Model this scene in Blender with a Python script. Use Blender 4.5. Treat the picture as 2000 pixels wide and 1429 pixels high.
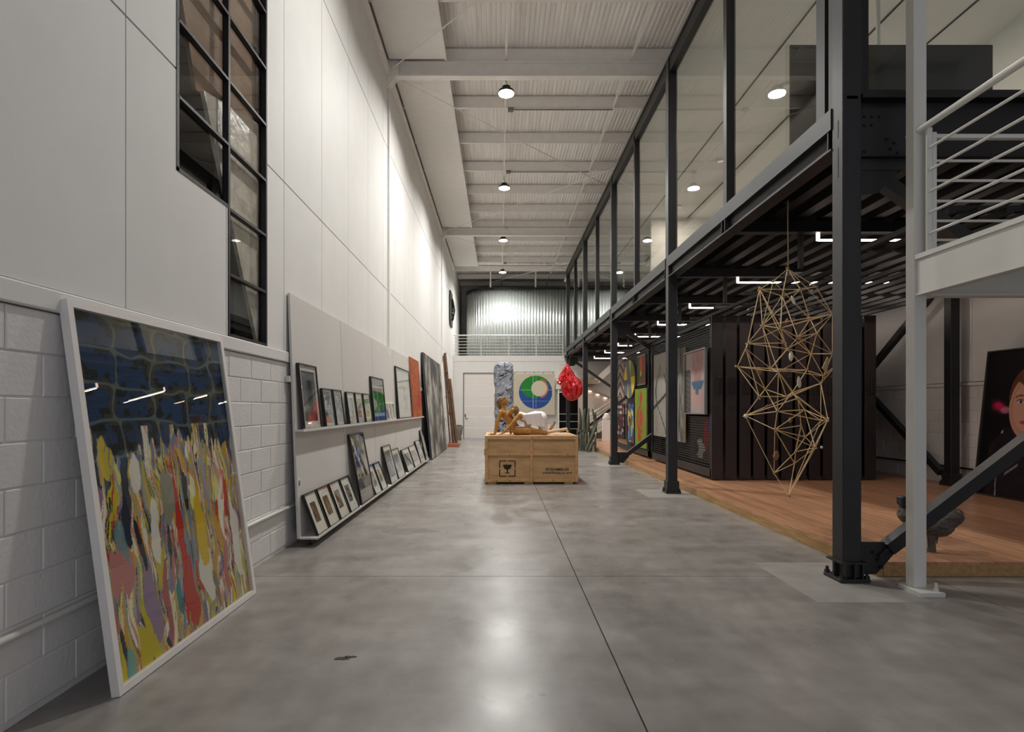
import bpy, bmesh, math, random
import numpy as np
from mathutils import Vector, Matrix
random.seed(7)
for o in list(bpy.data.objects): bpy.data.objects.remove(o)
scene = bpy.context.scene
COL = scene.collection
R = math.radians

# ------------------------------------------------------------------ camera
CAM_H = 1.38
cd = bpy.data.cameras.new('camera'); cam = bpy.data.objects.new('camera', cd); COL.objects.link(cam)
cam.location = (0, 0, CAM_H); cam.rotation_euler = (R(90), 0, 0)
cd.sensor_width = 36.0; cd.sensor_fit = 'HORIZONTAL'; cd.lens = 1105 / 2000 * 36
cd.shift_x = 0.012; cd.shift_y = 0.04125; cd.clip_start = 0.05; cd.clip_end = 200
scene.camera = cam
# ------------------------------------------------------------------ world, exposure
w = bpy.data.worlds.new('fill_daylight'); scene.world = w; w.use_nodes = True
bg = w.node_tree.nodes['Background']; bg.inputs[0].default_value = (0.80, 0.86, 1.0, 1); bg.inputs[1].default_value = 0.85  # pale daylight fill, entering by the opening added behind the viewer
vs = scene.view_settings
vs.view_transform = 'Standard'; vs.look = 'None'; vs.gamma = 1.0; vs.use_curve_mapping = False
vs.exposure = 0.22
LAMP_W = 185.0      # one high bay lamp
TUBE_W = 20.0       # one LED tube under the mezzanine
ROOM_W = 34.0       # one downlight added in the mezzanine room

# ------------------------------------------------------------------ colour + material helpers
def lin(c):
    return tuple(((v/255)/12.92 if v/255 <= 0.04045 else ((v/255+0.055)/1.055)**2.4) for v in c)
def c4(c): return (*lin(c), 1.0)
MATS = {}
def nd(nt, t, **kw):
    n = nt.nodes.new(t)
    for k, v in kw.items(): setattr(n, k, v)
    return n
def mat(name, col, rough=0.6, metal=0.0, noise=0.0, nscale=6.0, bump=0.0, bscale=40.0, spec=0.5, rand=0.0, stretch=None, coat=0.0):
    """procedural principled material: colour mottled by noise, optional fine bump and per-object shift"""
    m = bpy.data.materials.new(name); m.use_nodes = True; nt = m.node_tree
    b = nt.nodes['Principled BSDF']
    b.inputs['Roughness'].default_value = rough; b.inputs['Metallic'].default_value = metal
    b.inputs['Specular IOR Level'].default_value = spec; b.inputs['Coat Weight'].default_value = coat
    base = lin(col)
    geo = nd(nt, 'ShaderNodeNewGeometry'); mp = nd(nt, 'ShaderNodeMapping')
    nt.links.new(geo.outputs['Position'], mp.inputs[0])
    if stretch: mp.inputs['Scale'].default_value = stretch
    n = nd(nt, 'ShaderNodeTexNoise'); n.inputs['Scale'].default_value = nscale; n.inputs['Detail'].default_value = 5
    nt.links.new(mp.outputs[0], n.inputs['Vector'])
    ramp = nd(nt, 'ShaderNodeValToRGB'); nt.links.new(n.outputs['Fac'], ramp.inputs[0])
    e = ramp.color_ramp.elements
    e[0].position = 0.3; e[1].position = 0.7
    e[0].color = (*[v*(1-noise) for v in base], 1); e[1].color = (*[min(1, v*(1+noise)) for v in base], 1)
    out = ramp.outputs[0]
    if rand:
        oi = nd(nt, 'ShaderNodeObjectInfo'); mr = nd(nt, 'ShaderNodeMapRange')
        mr.inputs[3].default_value = 1-rand; mr.inputs[4].default_value = 1+rand
        nt.links.new(oi.outputs['Random'], mr.inputs[0])
        hs = nd(nt, 'ShaderNodeHueSaturation'); nt.links.new(mr.outputs[0], hs.inputs['Value']); nt.links.new(out, hs.inputs['Color']); out = hs.outputs[0]
    nt.links.new(out, b.inputs['Base Color'])
    if bump:
        n2 = nd(nt, 'ShaderNodeTexNoise'); n2.inputs['Scale'].default_value = bscale; n2.inputs['Detail'].default_value = 4
        nt.links.new(mp.outputs[0], n2.inputs['Vector'])
        bp = nd(nt, 'ShaderNodeBump'); bp.inputs['Strength'].default_value = bump; bp.inputs['Distance'].default_value = 0.01
        nt.links.new(n2.outputs['Fac'], bp.inputs['Height']); nt.links.new(bp.outputs[0], b.inputs['Normal'])
    MATS[name] = m
    return m
def emis(name, col, strength):
    m = bpy.data.materials.new(name); m.use_nodes = True; nt = m.node_tree
    b = nt.nodes['Principled BSDF']; b.inputs['Base Color'].default_value = (*col, 1)
    b.inputs['Emission Color'].default_value = (*col, 1); b.inputs['Emission Strength'].default_value = strength
    MATS[name] = m; return m
def glassmat(name, tint=(1, 1, 1), f0=0.045, gain=0.96, rough=0.0):
    """thin sheet: see-through with Schlick reflection, the same from both sides"""
    m = bpy.data.materials.new(name); m.use_nodes = True; nt = m.node_tree
    for n in list(nt.nodes): nt.nodes.remove(n)
    out = nd(nt, 'ShaderNodeOutputMaterial'); mix = nd(nt, 'ShaderNodeMixShader')
    tr = nd(nt, 'ShaderNodeBsdfTransparent'); tr.inputs[0].default_value = (*tint, 1)
    gl = nd(nt, 'ShaderNodeBsdfGlossy'); gl.inputs['Roughness'].default_value = rough
    geo = nd(nt, 'ShaderNodeNewGeometry'); dot = nd(nt, 'ShaderNodeVectorMath', operation='DOT_PRODUCT')
    nt.links.new(geo.outputs['Normal'], dot.inputs[0]); nt.links.new(geo.outputs['Incoming'], dot.inputs[1])
    ab = nd(nt, 'ShaderNodeMath', operation='ABSOLUTE'); nt.links.new(dot.outputs['Value'], ab.inputs[0])
    su = nd(nt, 'ShaderNodeMath', operation='SUBTRACT'); su.inputs[0].default_value = 1; nt.links.new(ab.outputs[0], su.inputs[1])
    pw = nd(nt, 'ShaderNodeMath', operation='POWER'); pw.inputs[1].default_value = 5; nt.links.new(su.outputs[0], pw.inputs[0])
    ma = nd(nt, 'ShaderNodeMath', operation='MULTIPLY_ADD'); ma.inputs[1].default_value = gain; ma.inputs[2].default_value = f0
    nt.links.new(pw.outputs[0], ma.inputs[0]); nt.links.new(ma.outputs[0], mix.inputs[0])
    nt.links.new(tr.outputs[0], mix.inputs[1]); nt.links.new(gl.outputs[0], mix.inputs[2]); nt.links.new(mix.outputs[0], out.inputs[0])
    MATS[name] = m; return m
def artmat(name, rough=0.55, spec=0.4):
    m = bpy.data.materials.new(name); m.use_nodes = True; nt = m.node_tree
    b = nt.nodes['Principled BSDF']; b.inputs['Roughness'].default_value = rough; b.inputs['Specular IOR Level'].default_value = spec
    a = nd(nt, 'ShaderNodeVertexColor'); a.layer_name = 'Col'; nt.links.new(a.outputs[0], b.inputs['Base Color'])
    MATS[name] = m; return m

# ------------------------------------------------------------------ mesh helpers
class MB:
    def __init__(s): s.v = []; s.f = []
    def add(s, vs, fs):
        k = len(s.v); s.v += [tuple(p) for p in vs]; s.f += [tuple(i+k for i in f) for f in fs]; return s
    def box(s, x0, x1, y0, y1, z0, z1):
        vs = [(x, y, z) for z in (z0, z1) for y in (y0, y1) for x in (x0, x1)]
        return s.add(vs, [(0, 2, 3, 1), (4, 5, 7, 6), (0, 1, 5, 4), (2, 6, 7, 3), (0, 4, 6, 2), (1, 3, 7, 5)])
    def cbox(s, x0, x1, y0, y1, z0, z1, c=0.01):
        """box with all vertical edges and top/bottom rims chamfered"""
        def ring(z, d):
            a0, a1, b0, b1 = x0+d, x1-d, y0+d, y1-d
            return [(a0+c, b0, z), (a1-c, b0, z), (a1, b0+c, z), (a1, b1-c, z), (a1-c, b1, z), (a0+c, b1, z), (a0, b1-c, z), (a0, b0+c, z)]
        vs = ring(z0, c*.6) + ring(z0+c, 0) + ring(z1-c, 0) + ring(z1, c*.6)
        fs = [tuple(reversed(range(8))), tuple(range(24, 32))]
        for r in range(3):
            for i in range(8): j = (i+1) % 8; fs.append((r*8+i, r*8+j, r*8+8+j, r*8+8+i))
        return s.add(vs, fs)
    def bar(s, p, q, wd, hd, up=(0, 0, 1)):
        """rectangular bar from p to q, wd across, hd along up"""
        p, q = Vector(p), Vector(q); d = (q-p).normalized(); u = Vector(up)
        sd = d.cross(u).normalized(); u = sd.cross(d).normalized()
        vs = []
        for e in (p, q):
            for a, b in ((-1, -1), (1, -1), (1, 1), (-1, 1)): vs.append(e + sd*a*wd/2 + u*b*hd/2)
        return s.add(vs, [(0, 1, 2, 3), (7, 6, 5, 4), (0, 4, 5, 1), (1, 5, 6, 2), (2, 6, 7, 3), (3, 7, 4, 0)])
    def tube(s, p, q, r, n=8, r2=None):
        p, q = Vector(p), Vector(q); d = (q-p).normalized(); r2 = r if r2 is None else r2
        a = Vector((0, 0, 1)) if abs(d.z) < 0.9 else Vector((1, 0, 0))
        u = d.cross(a).normalized(); w_ = d.cross(u)
        vs = []
        for e, rr in ((p, r), (q, r2)):
            for i in range(n): t = 2*math.pi*i/n; vs.append(e + u*math.cos(t)*rr + w_*math.sin(t)*rr)
        fs = [tuple(range(n)), tuple(reversed(range(n, 2*n)))]
        for i in range(n): j = (i+1) % n; fs.append((j, i, n+i, n+j))
        return s.add(vs, fs)
    def path(s, pts, rads, n=8):
        """smooth tube through points with a radius at each"""
        pts = [Vector(p) for p in pts]
        if not hasattr(rads, '__len__'): rads = [rads]*len(pts)
        vs = []; m = len(pts); ref = Vector((0.31, 0.17, 1)).normalized()
        for i, p in enumerate(pts):
            d = (pts[min(i+1, m-1)] - pts[max(i-1, 0)]).normalized()
            a = ref if abs(d.dot(ref)) < 0.95 else Vector((1, 0, 0))
            u = d.cross(a).normalized(); w_ = d.cross(u)
            for k in range(n): t = 2*math.pi*k/n; vs.append(p + (u*math.cos(t) + w_*math.sin(t))*rads[i])
        fs = [tuple(range(n)), tuple(reversed(range((m-1)*n, m*n)))]
        for i in range(m-1):
            for k in range(n): l = (k+1) % n; fs.append((i*n+l, i*n+k, (i+1)*n+k, (i+1)*n+l))
        return s.add(vs, fs)
    def lathe(s, prof, cx=0, cy=0, n=20):
        m = len(prof); vs = []
        for r, z in prof:
            for k in range(n): t = 2*math.pi*k/n; vs.append((cx+r*math.cos(t), cy+r*math.sin(t), z))
        fs = [tuple(reversed(range(n))), tuple(range((m-1)*n, m*n))]
        for i in range(m-1):
            for k in range(n): l = (k+1) % n; fs.append((i*n+k, i*n+l, (i+1)*n+l, (i+1)*n+k))
        return s.add(vs, fs)
    def prism(s, poly, axis, a, b):
        """polygon extruded along axis from a to b; poly in the two other axes in order"""
        def P(u, v, t):
            return {'x': (t, u, v), 'y': (u, t, v), 'z': (u, v, t)}[axis]
        n = len(poly); vs = [P(u, v, a) for u, v in poly] + [P(u, v, b) for u, v in poly]
        fs = [tuple(range(n)), tuple(reversed(range(n, 2*n)))]
        for i in range(n): j = (i+1) % n; fs.append((j, i, n+i, n+j))
        return s.add(vs, fs)
    def mesh(s, name, shift=(0, 0, 0), smooth=False):
        me = bpy.data.meshes.new(name)
        v = [(a-shift[0], b-shift[1], c-shift[2]) for a, b, c in s.v]
        me.from_pydata(v, [], s.f); me.update()
        bm = bmesh.new(); bm.from_mesh(me); bmesh.ops.recalc_face_normals(bm, faces=bm.faces); bm.to_mesh(me); bm.free()
        if smooth: smooth_mesh(me)
        return me
    def build(s, name, m, parent=None, local=False, smooth=False):
        """link as one mesh object; world coordinates unless local"""
        sh = (0, 0, 0) if (local or parent is None) else WLOC.get(parent.name, (0, 0, 0))
        return link(name, s.mesh(name, sh, smooth), m, parent)
WLOC = {}
def smooth_mesh(me, ang=40):
    me.polygons.foreach_set('use_smooth', [True]*len(me.polygons))
    try: me.set_sharp_from_angle(angle=R(ang))
    except Exception: pass
def link(name, me, m, parent=None):
    o = bpy.data.objects.new(name, me); COL.objects.link(o)
    if m is not None:
        mm = MATS[m] if isinstance(m, str) else m
        if not me.materials: me.materials.append(mm)
        elif me.materials[0] != mm: o.material_slots[0].link = 'OBJECT'; o.material_slots[0].material = mm
    if parent is not None:
        o.parent = parent; WLOC[o.name] = WLOC.get(parent.name, (0, 0, 0))
    else: WLOC[o.name] = (0, 0, 0)
    return o
def tag(o, label, cat, group=None):
    o['label'] = label; o['category'] = cat
    if group: o['group'] = group
    return o
def thing(name, loc, label=None, cat=None, group=None, rot=(0, 0, 0)):
    o = bpy.data.objects.new(name, None); COL.objects.link(o); o.location = loc; o.rotation_euler = rot
    o.empty_display_size = 0.1; WLOC[o.name] = tuple(loc)
    if label: tag(o, label, cat, group)
    return o
def struct(o): o['kind'] = 'structure'; return o
def sroot(name, loc=(0, 0, 0)):
    return struct(thing(name, loc))

# ------------------------------------------------------------------ numpy noise
def vnoise(x, y, seed=0):
    xi = np.floor(x).astype(np.int64); yi = np.floor(y).astype(np.int64); xf = x-xi; yf = y-yi
    def h(a, b):
        n = (a*374761393 + b*668265263 + seed*1442695041) & 0x7fffffff
        n = ((n ^ (n >> 13))*1274126177) & 0x7fffffff
        return ((n ^ (n >> 16)) & 0xffff)/65535.0
    u = xf*xf*(3-2*xf); v = yf*yf*(3-2*yf)
    return (h(xi, yi)*(1-u)+h(xi+1, yi)*u)*(1-v) + (h(xi, yi+1)*(1-u)+h(xi+1, yi+1)*u)*v
def fbm(x, y, seed=0, o=4):
    t = 0; a = 0.5
    for i in range(o): t = t + a*vnoise(x*2**i+i*17.3, y*2**i+i*9.1, seed+i); a *= 0.5
    return t/(1-0.5**o)
def paint(base, mask, col):
    m = np.clip(mask, 0, 1)[..., None]
    return base*(1-m) + np.array(col, float)*m
def sstep(a, b, x): t = np.clip((x-a)/(b-a), 0, 1); return t*t*(3-2*t)
def lin_np(a):
    a = np.clip(a/255.0, 0, 1); return np.where(a <= 0.04045, a/12.92, ((a+0.055)/1.055)**2.4)
def art_mesh(name, wd, ht, nx, ny, fn, x0=0, z0=0, y=0):
    """flat printed sheet in local x-z facing -y; fn(u, v) gives sRGB 0..255"""
    u, v = np.meshgrid(np.linspace(0, 1, nx), np.linspace(0, 1, ny))
    co = np.stack([x0+u*wd, np.full_like(u, y), z0+v*ht], -1).reshape(-1, 3)
    i = np.arange(nx*ny).reshape(ny, nx)
    f = np.stack([i[:-1, :-1], i[:-1, 1:], i[1:, 1:], i[1:, :-1]], -1).reshape(-1, 4)
    me = bpy.data.meshes.new(name); me.from_pydata(co.tolist(), [], f.tolist()); me.update()
    c = lin_np(fn(u, v)).reshape(-1, 3); c = np.concatenate([c, np.ones((len(c), 1))], 1).astype(np.float32)
    at = me.color_attributes.new('Col', 'FLOAT_COLOR', 'POINT'); at.data.foreach_set('color', c.ravel())
    return me
def organic(name, caps, voxel=0.012, it=4, fac=0.5):
    """one continuous skin around tapered capsules (p, q, r1, r2)"""
    mb = MB(); dirs = None
    bm = bmesh.new(); bmesh.ops.create_icosphere(bm, subdivisions=2, radius=1)
    sv = np.array([v.co[:] for v in bm.verts]); sf = [tuple(v.index for v in f.verts) for f in bm.faces]; bm.free()
    for p, q, r1, r2 in caps:
        p, q = np.array(p, float), np.array(q, float); L = np.linalg.norm(q-p); k = max(1, int(L/(0.45*min(r1, r2)))+1)
        for i in range(k+1):
            t = i/k; mb.add((sv*(r1+(r2-r1)*t) + p+(q-p)*t).tolist(), sf)
    me = bpy.data.meshes.new('tmp'); me.from_pydata(mb.v, [], mb.f)
    o = bpy.data.objects.new('tmp', me); COL.objects.link(o)
    md = o.modifiers.new('r', 'REMESH'); md.mode = 'VOXEL'; md.voxel_size = voxel
    sm = o.modifiers.new('s', 'SMOOTH'); sm.iterations = it; sm.factor = fac
    dg = bpy.context.evaluated_depsgraph_get(); dg.update()
    res = bpy.data.meshes.new_from_object(o.evaluated_get(dg)); res.name = name
    bpy.data.objects.remove(o); bpy.data.meshes.remove(me)
    res.polygons.foreach_set('use_smooth', [True]*len(res.polygons))
    return res

# ------------------------------------------------------------------ materials
mat('wall_paint', (226, 224, 220), 0.62, noise=0.02, nscale=3, bump=0.05, bscale=60)
mat('block_paint', (224, 221, 218), 0.55, noise=0.02, nscale=8, bump=0.35, bscale=45)
mat('joint_dark', (70, 64, 58), 0.9)
mat('mortar', (218, 215, 212), 0.8, bump=0.4)
mat('ceiling_board', (242, 239, 233), 0.7, noise=0.02)
mat('roof_sheet', (246, 241, 236), 0.55, noise=0.10, nscale=2.2, stretch=(6, 0.35, 1))
mat('roof_steel', (240, 235, 228), 0.5, noise=0.04)
mat('black_steel', (30, 30, 32), 0.46, noise=0.15, nscale=4, bump=0.05, bscale=90)
mat('deck_black', (12, 10, 10), 0.55, noise=0.2, spec=0.2)
mat('black_paint', (18, 17, 18), 0.5)
mat('brown_panel', (44, 34, 32), 0.42, noise=0.1, nscale=2)
mat('white_steel', (214, 212, 204), 0.4, noise=0.02)
mat('white_wood', (228, 222, 216), 0.5, noise=0.02)
mat('board_white', (206, 202, 197), 0.6, noise=0.015, nscale=2)
mat('frame_black', (24, 22, 22), 0.35)
mat('frame_edge', (60, 54, 48), 0.4)
mat('mat_board', (222, 218, 208), 0.8)
mat('pine', (196, 152, 100), 0.6, noise=0.22, nscale=3, stretch=(3, 3, 14))
mat('ply', (190, 150, 104), 0.62, noise=0.2, nscale=2.6, stretch=(1, 1, 4), bump=0.05)
mat('plank', (178, 131, 98), 0.3, noise=0.22, nscale=3.0, stretch=(14, 0.8, 1), rand=0.16, spec=0.5)
mat('fascia', (172, 134, 84), 0.55, noise=0.25, nscale=4, stretch=(6, 0.8, 8))
mat('stencil', (34, 26, 20), 0.8)
mat('bamboo', (220, 188, 138), 0.5, noise=0.15, nscale=10)
mat('rope', (150, 130, 90), 0.9, noise=0.2, nscale=50)
mat('shell', (226, 214, 196), 0.4, noise=0.1, nscale=20)
mat('cork', (140, 100, 66), 0.8, noise=0.2, nscale=20)
mat('carved_wood', (176, 124, 58), 0.35, noise=0.35, nscale=12, stretch=(1, 1, 2.5), bump=0.15, bscale=60)
mat('dark_hair', (120, 84, 40), 0.5, noise=0.35, nscale=30, bump=0.5, bscale=50)
mat('white_cloth', (232, 226, 226), 0.7, noise=0.05, bump=0.4, bscale=22)
mat('pale_wood', (206, 178, 140), 0.6, noise=0.15)
mat('red_gloss', (190, 12, 20), 0.25, noise=0.1, spec=0.6, coat=0.4)
mat('cactus', (94, 98, 82), 0.65, noise=0.3, nscale=8, bump=0.2)
mat('rock', (88, 80, 72), 0.7, noise=0.35, nscale=9, bump=0.8, bscale=18)
mat('old_wood', (110, 80, 58), 0.75, noise=0.35, nscale=5, stretch=(6, 6, 0.8), bump=0.4)
mat('rust_base', (168, 96, 62), 0.6, noise=0.15)
mat('galvanized', (214, 219, 217), 0.36, metal=0.75, noise=0.10, nscale=5, stretch=(6, 6, 0.5))
mat('pot', (122, 112, 100), 0.7, noise=0.2)
mat('leaf', (46, 104, 52), 0.6, noise=0.3, nscale=30)
mat('canvas_edge', (60, 58, 66), 0.7)
mat('foil_film', (232, 224, 206), 0.3, noise=0.25, nscale=9, bump=0.9, bscale=14, spec=0.7)
mat('kraft', (150, 118, 84), 0.7, noise=0.15, nscale=12)
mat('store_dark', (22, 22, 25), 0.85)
mat('bolt_steel', (52, 50, 48), 0.4, metal=0.6)
mat('stair_beige', (178, 168, 156), 0.6, noise=0.04)
mat('stair_tan', (150, 134, 116), 0.6, noise=0.06)
mat('mid_grey', (120, 118, 116), 0.6)
mat('dark_gloss', (24, 21, 22), 0.08, spec=0.6)
mat('sticker', (110, 100, 120), 0.7)
mat('paper', (226, 224, 224), 0.8)
mat('hook_steel', (150, 148, 144), 0.35, metal=0.8)
mat('extinguisher', (190, 40, 34), 0.35)
artmat('art_matte', 0.7, 0.3); artmat('art_photo', 0.3, 0.5); artmat('carved_stone', 0.6, 0.4)
glassmat('glass_sheet', (0.955, 0.97, 0.95), 0.05)
glassmat('glass_dark', (0.95, 0.95, 0.95), 0.05)
glassmat('glass_picture', (0.97, 0.98, 0.97), 0.035)
emis('lamp_glow', (1.0, 0.95, 0.84), 28.0)
emis('tube_glow', (1.0, 0.80, 0.68), 7.0)
emis('down_glow', (1.0, 0.88, 0.72), 10.0)
def floor_material():
    m = bpy.data.materials.new('polished_concrete'); m.use_nodes = True; nt = m.node_tree; b = nt.nodes['Principled BSDF']
    geo = nd(nt, 'ShaderNodeNewGeometry')
    def noise(scale, detail, dist=0.0, st=(1, 1, 1)):
        mp = nd(nt, 'ShaderNodeMapping'); mp.inputs['Scale'].default_value = st; nt.links.new(geo.outputs['Position'], mp.inputs[0])
        n = nd(nt, 'ShaderNodeTexNoise'); n.inputs['Scale'].default_value = scale; n.inputs['Detail'].default_value = detail; n.inputs['Distortion'].default_value = dist
        nt.links.new(mp.outputs[0], n.inputs['Vector']); return n.outputs['Fac']
    def ramp(src, p0, p1, a, bcol):
        r = nd(nt, 'ShaderNodeValToRGB'); e = r.color_ramp.elements; e[0].position = p0; e[1].position = p1
        e[0].color = (*lin(a), 1); e[1].color = (*lin(bcol), 1); nt.links.new(src, r.inputs[0]); return r.outputs[0]
    def mix(t, f, a, c):
        x = nd(nt, 'ShaderNodeMix', data_type='RGBA', blend_type=t)
        if isinstance(f, float): x.inputs[0].default_value = f
        else: nt.links.new(f, x.inputs[0])
        nt.links.new(a, x.inputs[6]); nt.links.new(c, x.inputs[7]); return x.outputs[2]
    big = ramp(noise(0.8, 4, 0.0), 0.32, 0.70, (146, 141, 136), (166, 161, 155))
    fine = ramp(noise(7.0, 6, 0.0, (1, 0.6, 1)), 0.25, 0.75, (218, 216, 214), (255, 255, 255))
    col = mix('MULTIPLY', 1.0, big, fine)
    wipe = ramp(noise(1.5, 5, 0.0, (1.0, 2.6, 1)), 0.30, 0.72, (206, 204, 203), (255, 255, 255))
    col = mix('MULTIPLY', 0.7, col, wipe)
    oi = nd(nt, 'ShaderNodeObjectInfo'); mr = nd(nt, 'ShaderNodeMapRange'); mr.inputs[3].default_value = 0.97; mr.inputs[4].default_value = 1.03
    nt.links.new(oi.outputs['Random'], mr.inputs[0]); hs = nd(nt, 'ShaderNodeHueSaturation'); nt.links.new(mr.outputs[0], hs.inputs['Value']); nt.links.new(col, hs.inputs['Color'])
    nt.links.new(hs.outputs[0], b.inputs['Base Color'])
    rr = nd(nt, 'ShaderNodeMapRange'); rr.inputs[1].default_value = 0.3; rr.inputs[2].default_value = 0.7; rr.inputs[3].default_value = 0.24; rr.inputs[4].default_value = 0.38
    nt.links.new(noise(1.6, 3, 0.0), rr.inputs[0]); nt.links.new(rr.outputs[0], b.inputs['Roughness'])
    bp = nd(nt, 'ShaderNodeBump'); bp.inputs['Strength'].default_value = 0.04; bp.inputs['Distance'].default_value = 0.01
    nt.links.new(noise(30, 4), bp.inputs['Height']); nt.links.new(bp.outputs[0], b.inputs['Normal'])
    b.inputs['Specular IOR Level'].default_value = 0.5
    MATS['polished_concrete'] = m
floor_material()
mat('floor_patch', (150, 146, 140), 0.42, noise=0.12, nscale=5)
mat('dark_floor', (122, 117, 112), 0.34, noise=0.2, nscale=6)
# ================================================================== ROOM SHELL
WX, RX, BY = -2.115, 7.6, 25.6        # left wall, right wall, back wall
YF = -5.0                              # the hall goes on behind the viewer
def shared(name, me, m, parent, loc, rot=None):
    o = link(name, me, m, parent)
    p = WLOC.get(parent.name, (0, 0, 0)); o.location = (loc[0]-p[0], loc[1]-p[1], loc[2]-p[2])
    if rot: o.rotation_euler = rot
    return o
# ---- floor: slabs with saw cut joints
fl = MB().box(WX-0.3, RX+0.3, YF, 32, -0.2, -0.012).build('floor', 'joint_dark'); struct(fl)
xs = [WX-0.1, 0.63, 3.5, RX+0.1]; ys = [YF, -0.15, 4.65, 9.45, 14.25, 19.05, 23.85, 26.0]
for i in range(3):
    for j in range(7):
        g = 0.004
        MB().box(xs[i]+g, xs[i+1]-g, ys[j]+g, ys[j+1]-g, -0.1, 0.0).build('slab', 'polished_concrete', fl)
for (x0, x1, y0, y1) in ((2.26, 3.09, 4.02, 5.06), (2.3, 3.09, 8.75, 9.62), (2.36, 3.09, 13.4, 14.3)):
    MB().box(x0, x1, y0, y1, -0.01, 0.0012).build('patch', 'floor_patch', fl)
def blob(cx, cy, rx, ry, seed):
    rnd = random.Random(seed); n = 26; ph = [rnd.uniform(0, 6.28) for _ in range(3)]
    poly = []
    for k in range(n):
        t = 2*math.pi*k/n; s = 1+0.16*math.sin(2*t+ph[0])+0.12*math.sin(3*t+ph[1])+0.08*math.sin(5*t+ph[2])
        poly.append((cx+rx*s*math.cos(t), cy+ry*s*math.sin(t)))
    return MB().prism(poly, 'z', -0.004, 0.0015)
stp = []
for k in range(40):
    a = 2*math.pi*k/40; r = 0.30*(1+0.10*math.sin(2*a)+0.12*math.cos(4*a+0.6)); stp.append((-1.0+r*math.cos(a), 6.36+0.42*r*math.sin(a)*(1.25 if math.cos(a) < 0 else 0.9)))
MB().prism(stp, 'z', -0.004, 0.0012).build('floor_mark', 'dark_floor', fl)  # slightly darker uneven oval on the slab
blob(-0.87, 3.12, 0.035, 0.022, 3).build('floor_mark', 'joint_dark', fl)
blob(-0.83, 3.14, 0.03, 0.016, 4).build('floor_mark', 'joint_dark', fl)

# ---- left wall
wl = MB().box(WX-0.30, WX-0.016, YF, 3.70, 0, 8.3).box(WX-0.30, WX-0.016, 5.14, 32, 0, 8.3)\
    .box(WX-0.30, WX-0.016, 3.70, 4.40, 0, 2.94).box(WX-0.30, WX-0.016, 4.40, 5.14, 0, 1.94).box(WX-0.30, WX-0.016, 3.70, 5.14, 6.6, 8.3).build('wall_left', 'joint_dark'); struct(wl)
wl['label'] = 'white panelled wall above painted blocks'
PW = 1.175; py0 = 3.2-PW*7
rows = [(1.945, 3.593), (3.607, 6.272), (6.288, 8.3)]
pm = {}
for r, (z0, z1) in enumerate(rows):
    for k in range(0, 31):
        y0 = py0+k*PW; y1 = y0+PW; g = 0.005
        if y0 > 31: continue
        segs = [(y0+g, y1-g, z0, z1)]
        if k == 7:      # around the window, left half
            segs = [(y0+g, 3.70, z0, z1)] + ([(3.70, y1-g, z0, 2.94)] if r == 0 else [(3.70, y1-g, 6.6, z1)] if r == 2 else [])
        if k == 8:
            segs = [(5.14, y1-g, z0, z1)] + ([(y0+g, 4.40, z0, 2.94)] if r == 0 else [(y0+g, 5.14, 6.6, z1)] if r == 2 else [])
        for (a, b, c, d) in segs:
            if b-a < 0.01 or d-c < 0.01: continue
            MB().box(WX-0.10, WX, a, b, c, d).build('panel', 'wall_paint', wl)
# painted blocks, running bond
bl = MB()
def block_mesh(L, H, name='block'):
    c = 0.0045; d = 0.02     # front face +x
    vs = [(-0.05, 0, 0), (-0.05, L, 0), (-0.05, L, H), (-0.05, 0, H), (-c, 0, 0), (-c, L, 0), (-c, L, H), (-c, 0, H),
          (0, c, c), (0, L-c, c), (0, L-c, H-c), (0, c, H-c)]
    fs = [(4, 5, 9, 8), (5, 6, 10, 9), (6, 7, 11, 10), (7, 4, 8, 11), (8, 9, 10, 11), (0, 4, 7, 3), (1, 2, 6, 5), (0, 1, 5, 4), (3, 7, 6, 2)]
    return MB().add(vs, fs).mesh(name)
BM = block_mesh(0.393, 0.193)
rnd = random.Random(3)
MB().box(WX-0.10, WX-0.006, YF, 14.9, 0, 1.83).build('mortar_bed', 'mortar', wl)
for r in range(9):
    for k in range(-1, 22):
        y = 1.62+k*0.4+(0.2 if r % 2 else 0)
        shared('block', BM, 'block_paint', wl, (WX+rnd.uniform(-0.0025, 0.0015), y+0.0035, 0.03+r*0.2+0.0035))
MB().box(WX-0.08, WX-0.001, 10.8, 26.0, 0, 1.83).box(WX-0.08, WX-0.001, YF, 1.2, 0, 1.83).build('plain_blockwork', 'block_paint', wl)
MB().cbox(WX-0.09, WX+0.022, YF, 25.6, 1.835, 1.937, 0.008).build('ledge', 'wall_paint', wl)
# conduit along the wall
cp = MB().tube((WX+0.022, YF, 0.40), (WX+0.022, 14.5, 0.40), 0.017, 10)
cpo = cp.build('wall_conduit', 'white_steel', None, smooth=True); tag(cpo, 'thin white conduit pipe running low along the block wall', 'pipe')
# slim steel posts on the wall at the roof beams, trim strips
for i, y in enumerate((10.72, 20.5)):
    struct(MB().box(WX+0.001, WX+0.035, y-0.05, y+0.05, 1.95, 7.5).build('trim_%d' % (i+1), 'wall_paint'))
struct(MB().box(WX, WX+0.06, YF, 25.6, 7.60, 7.74).build('trim_3', 'roof_steel'))

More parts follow.
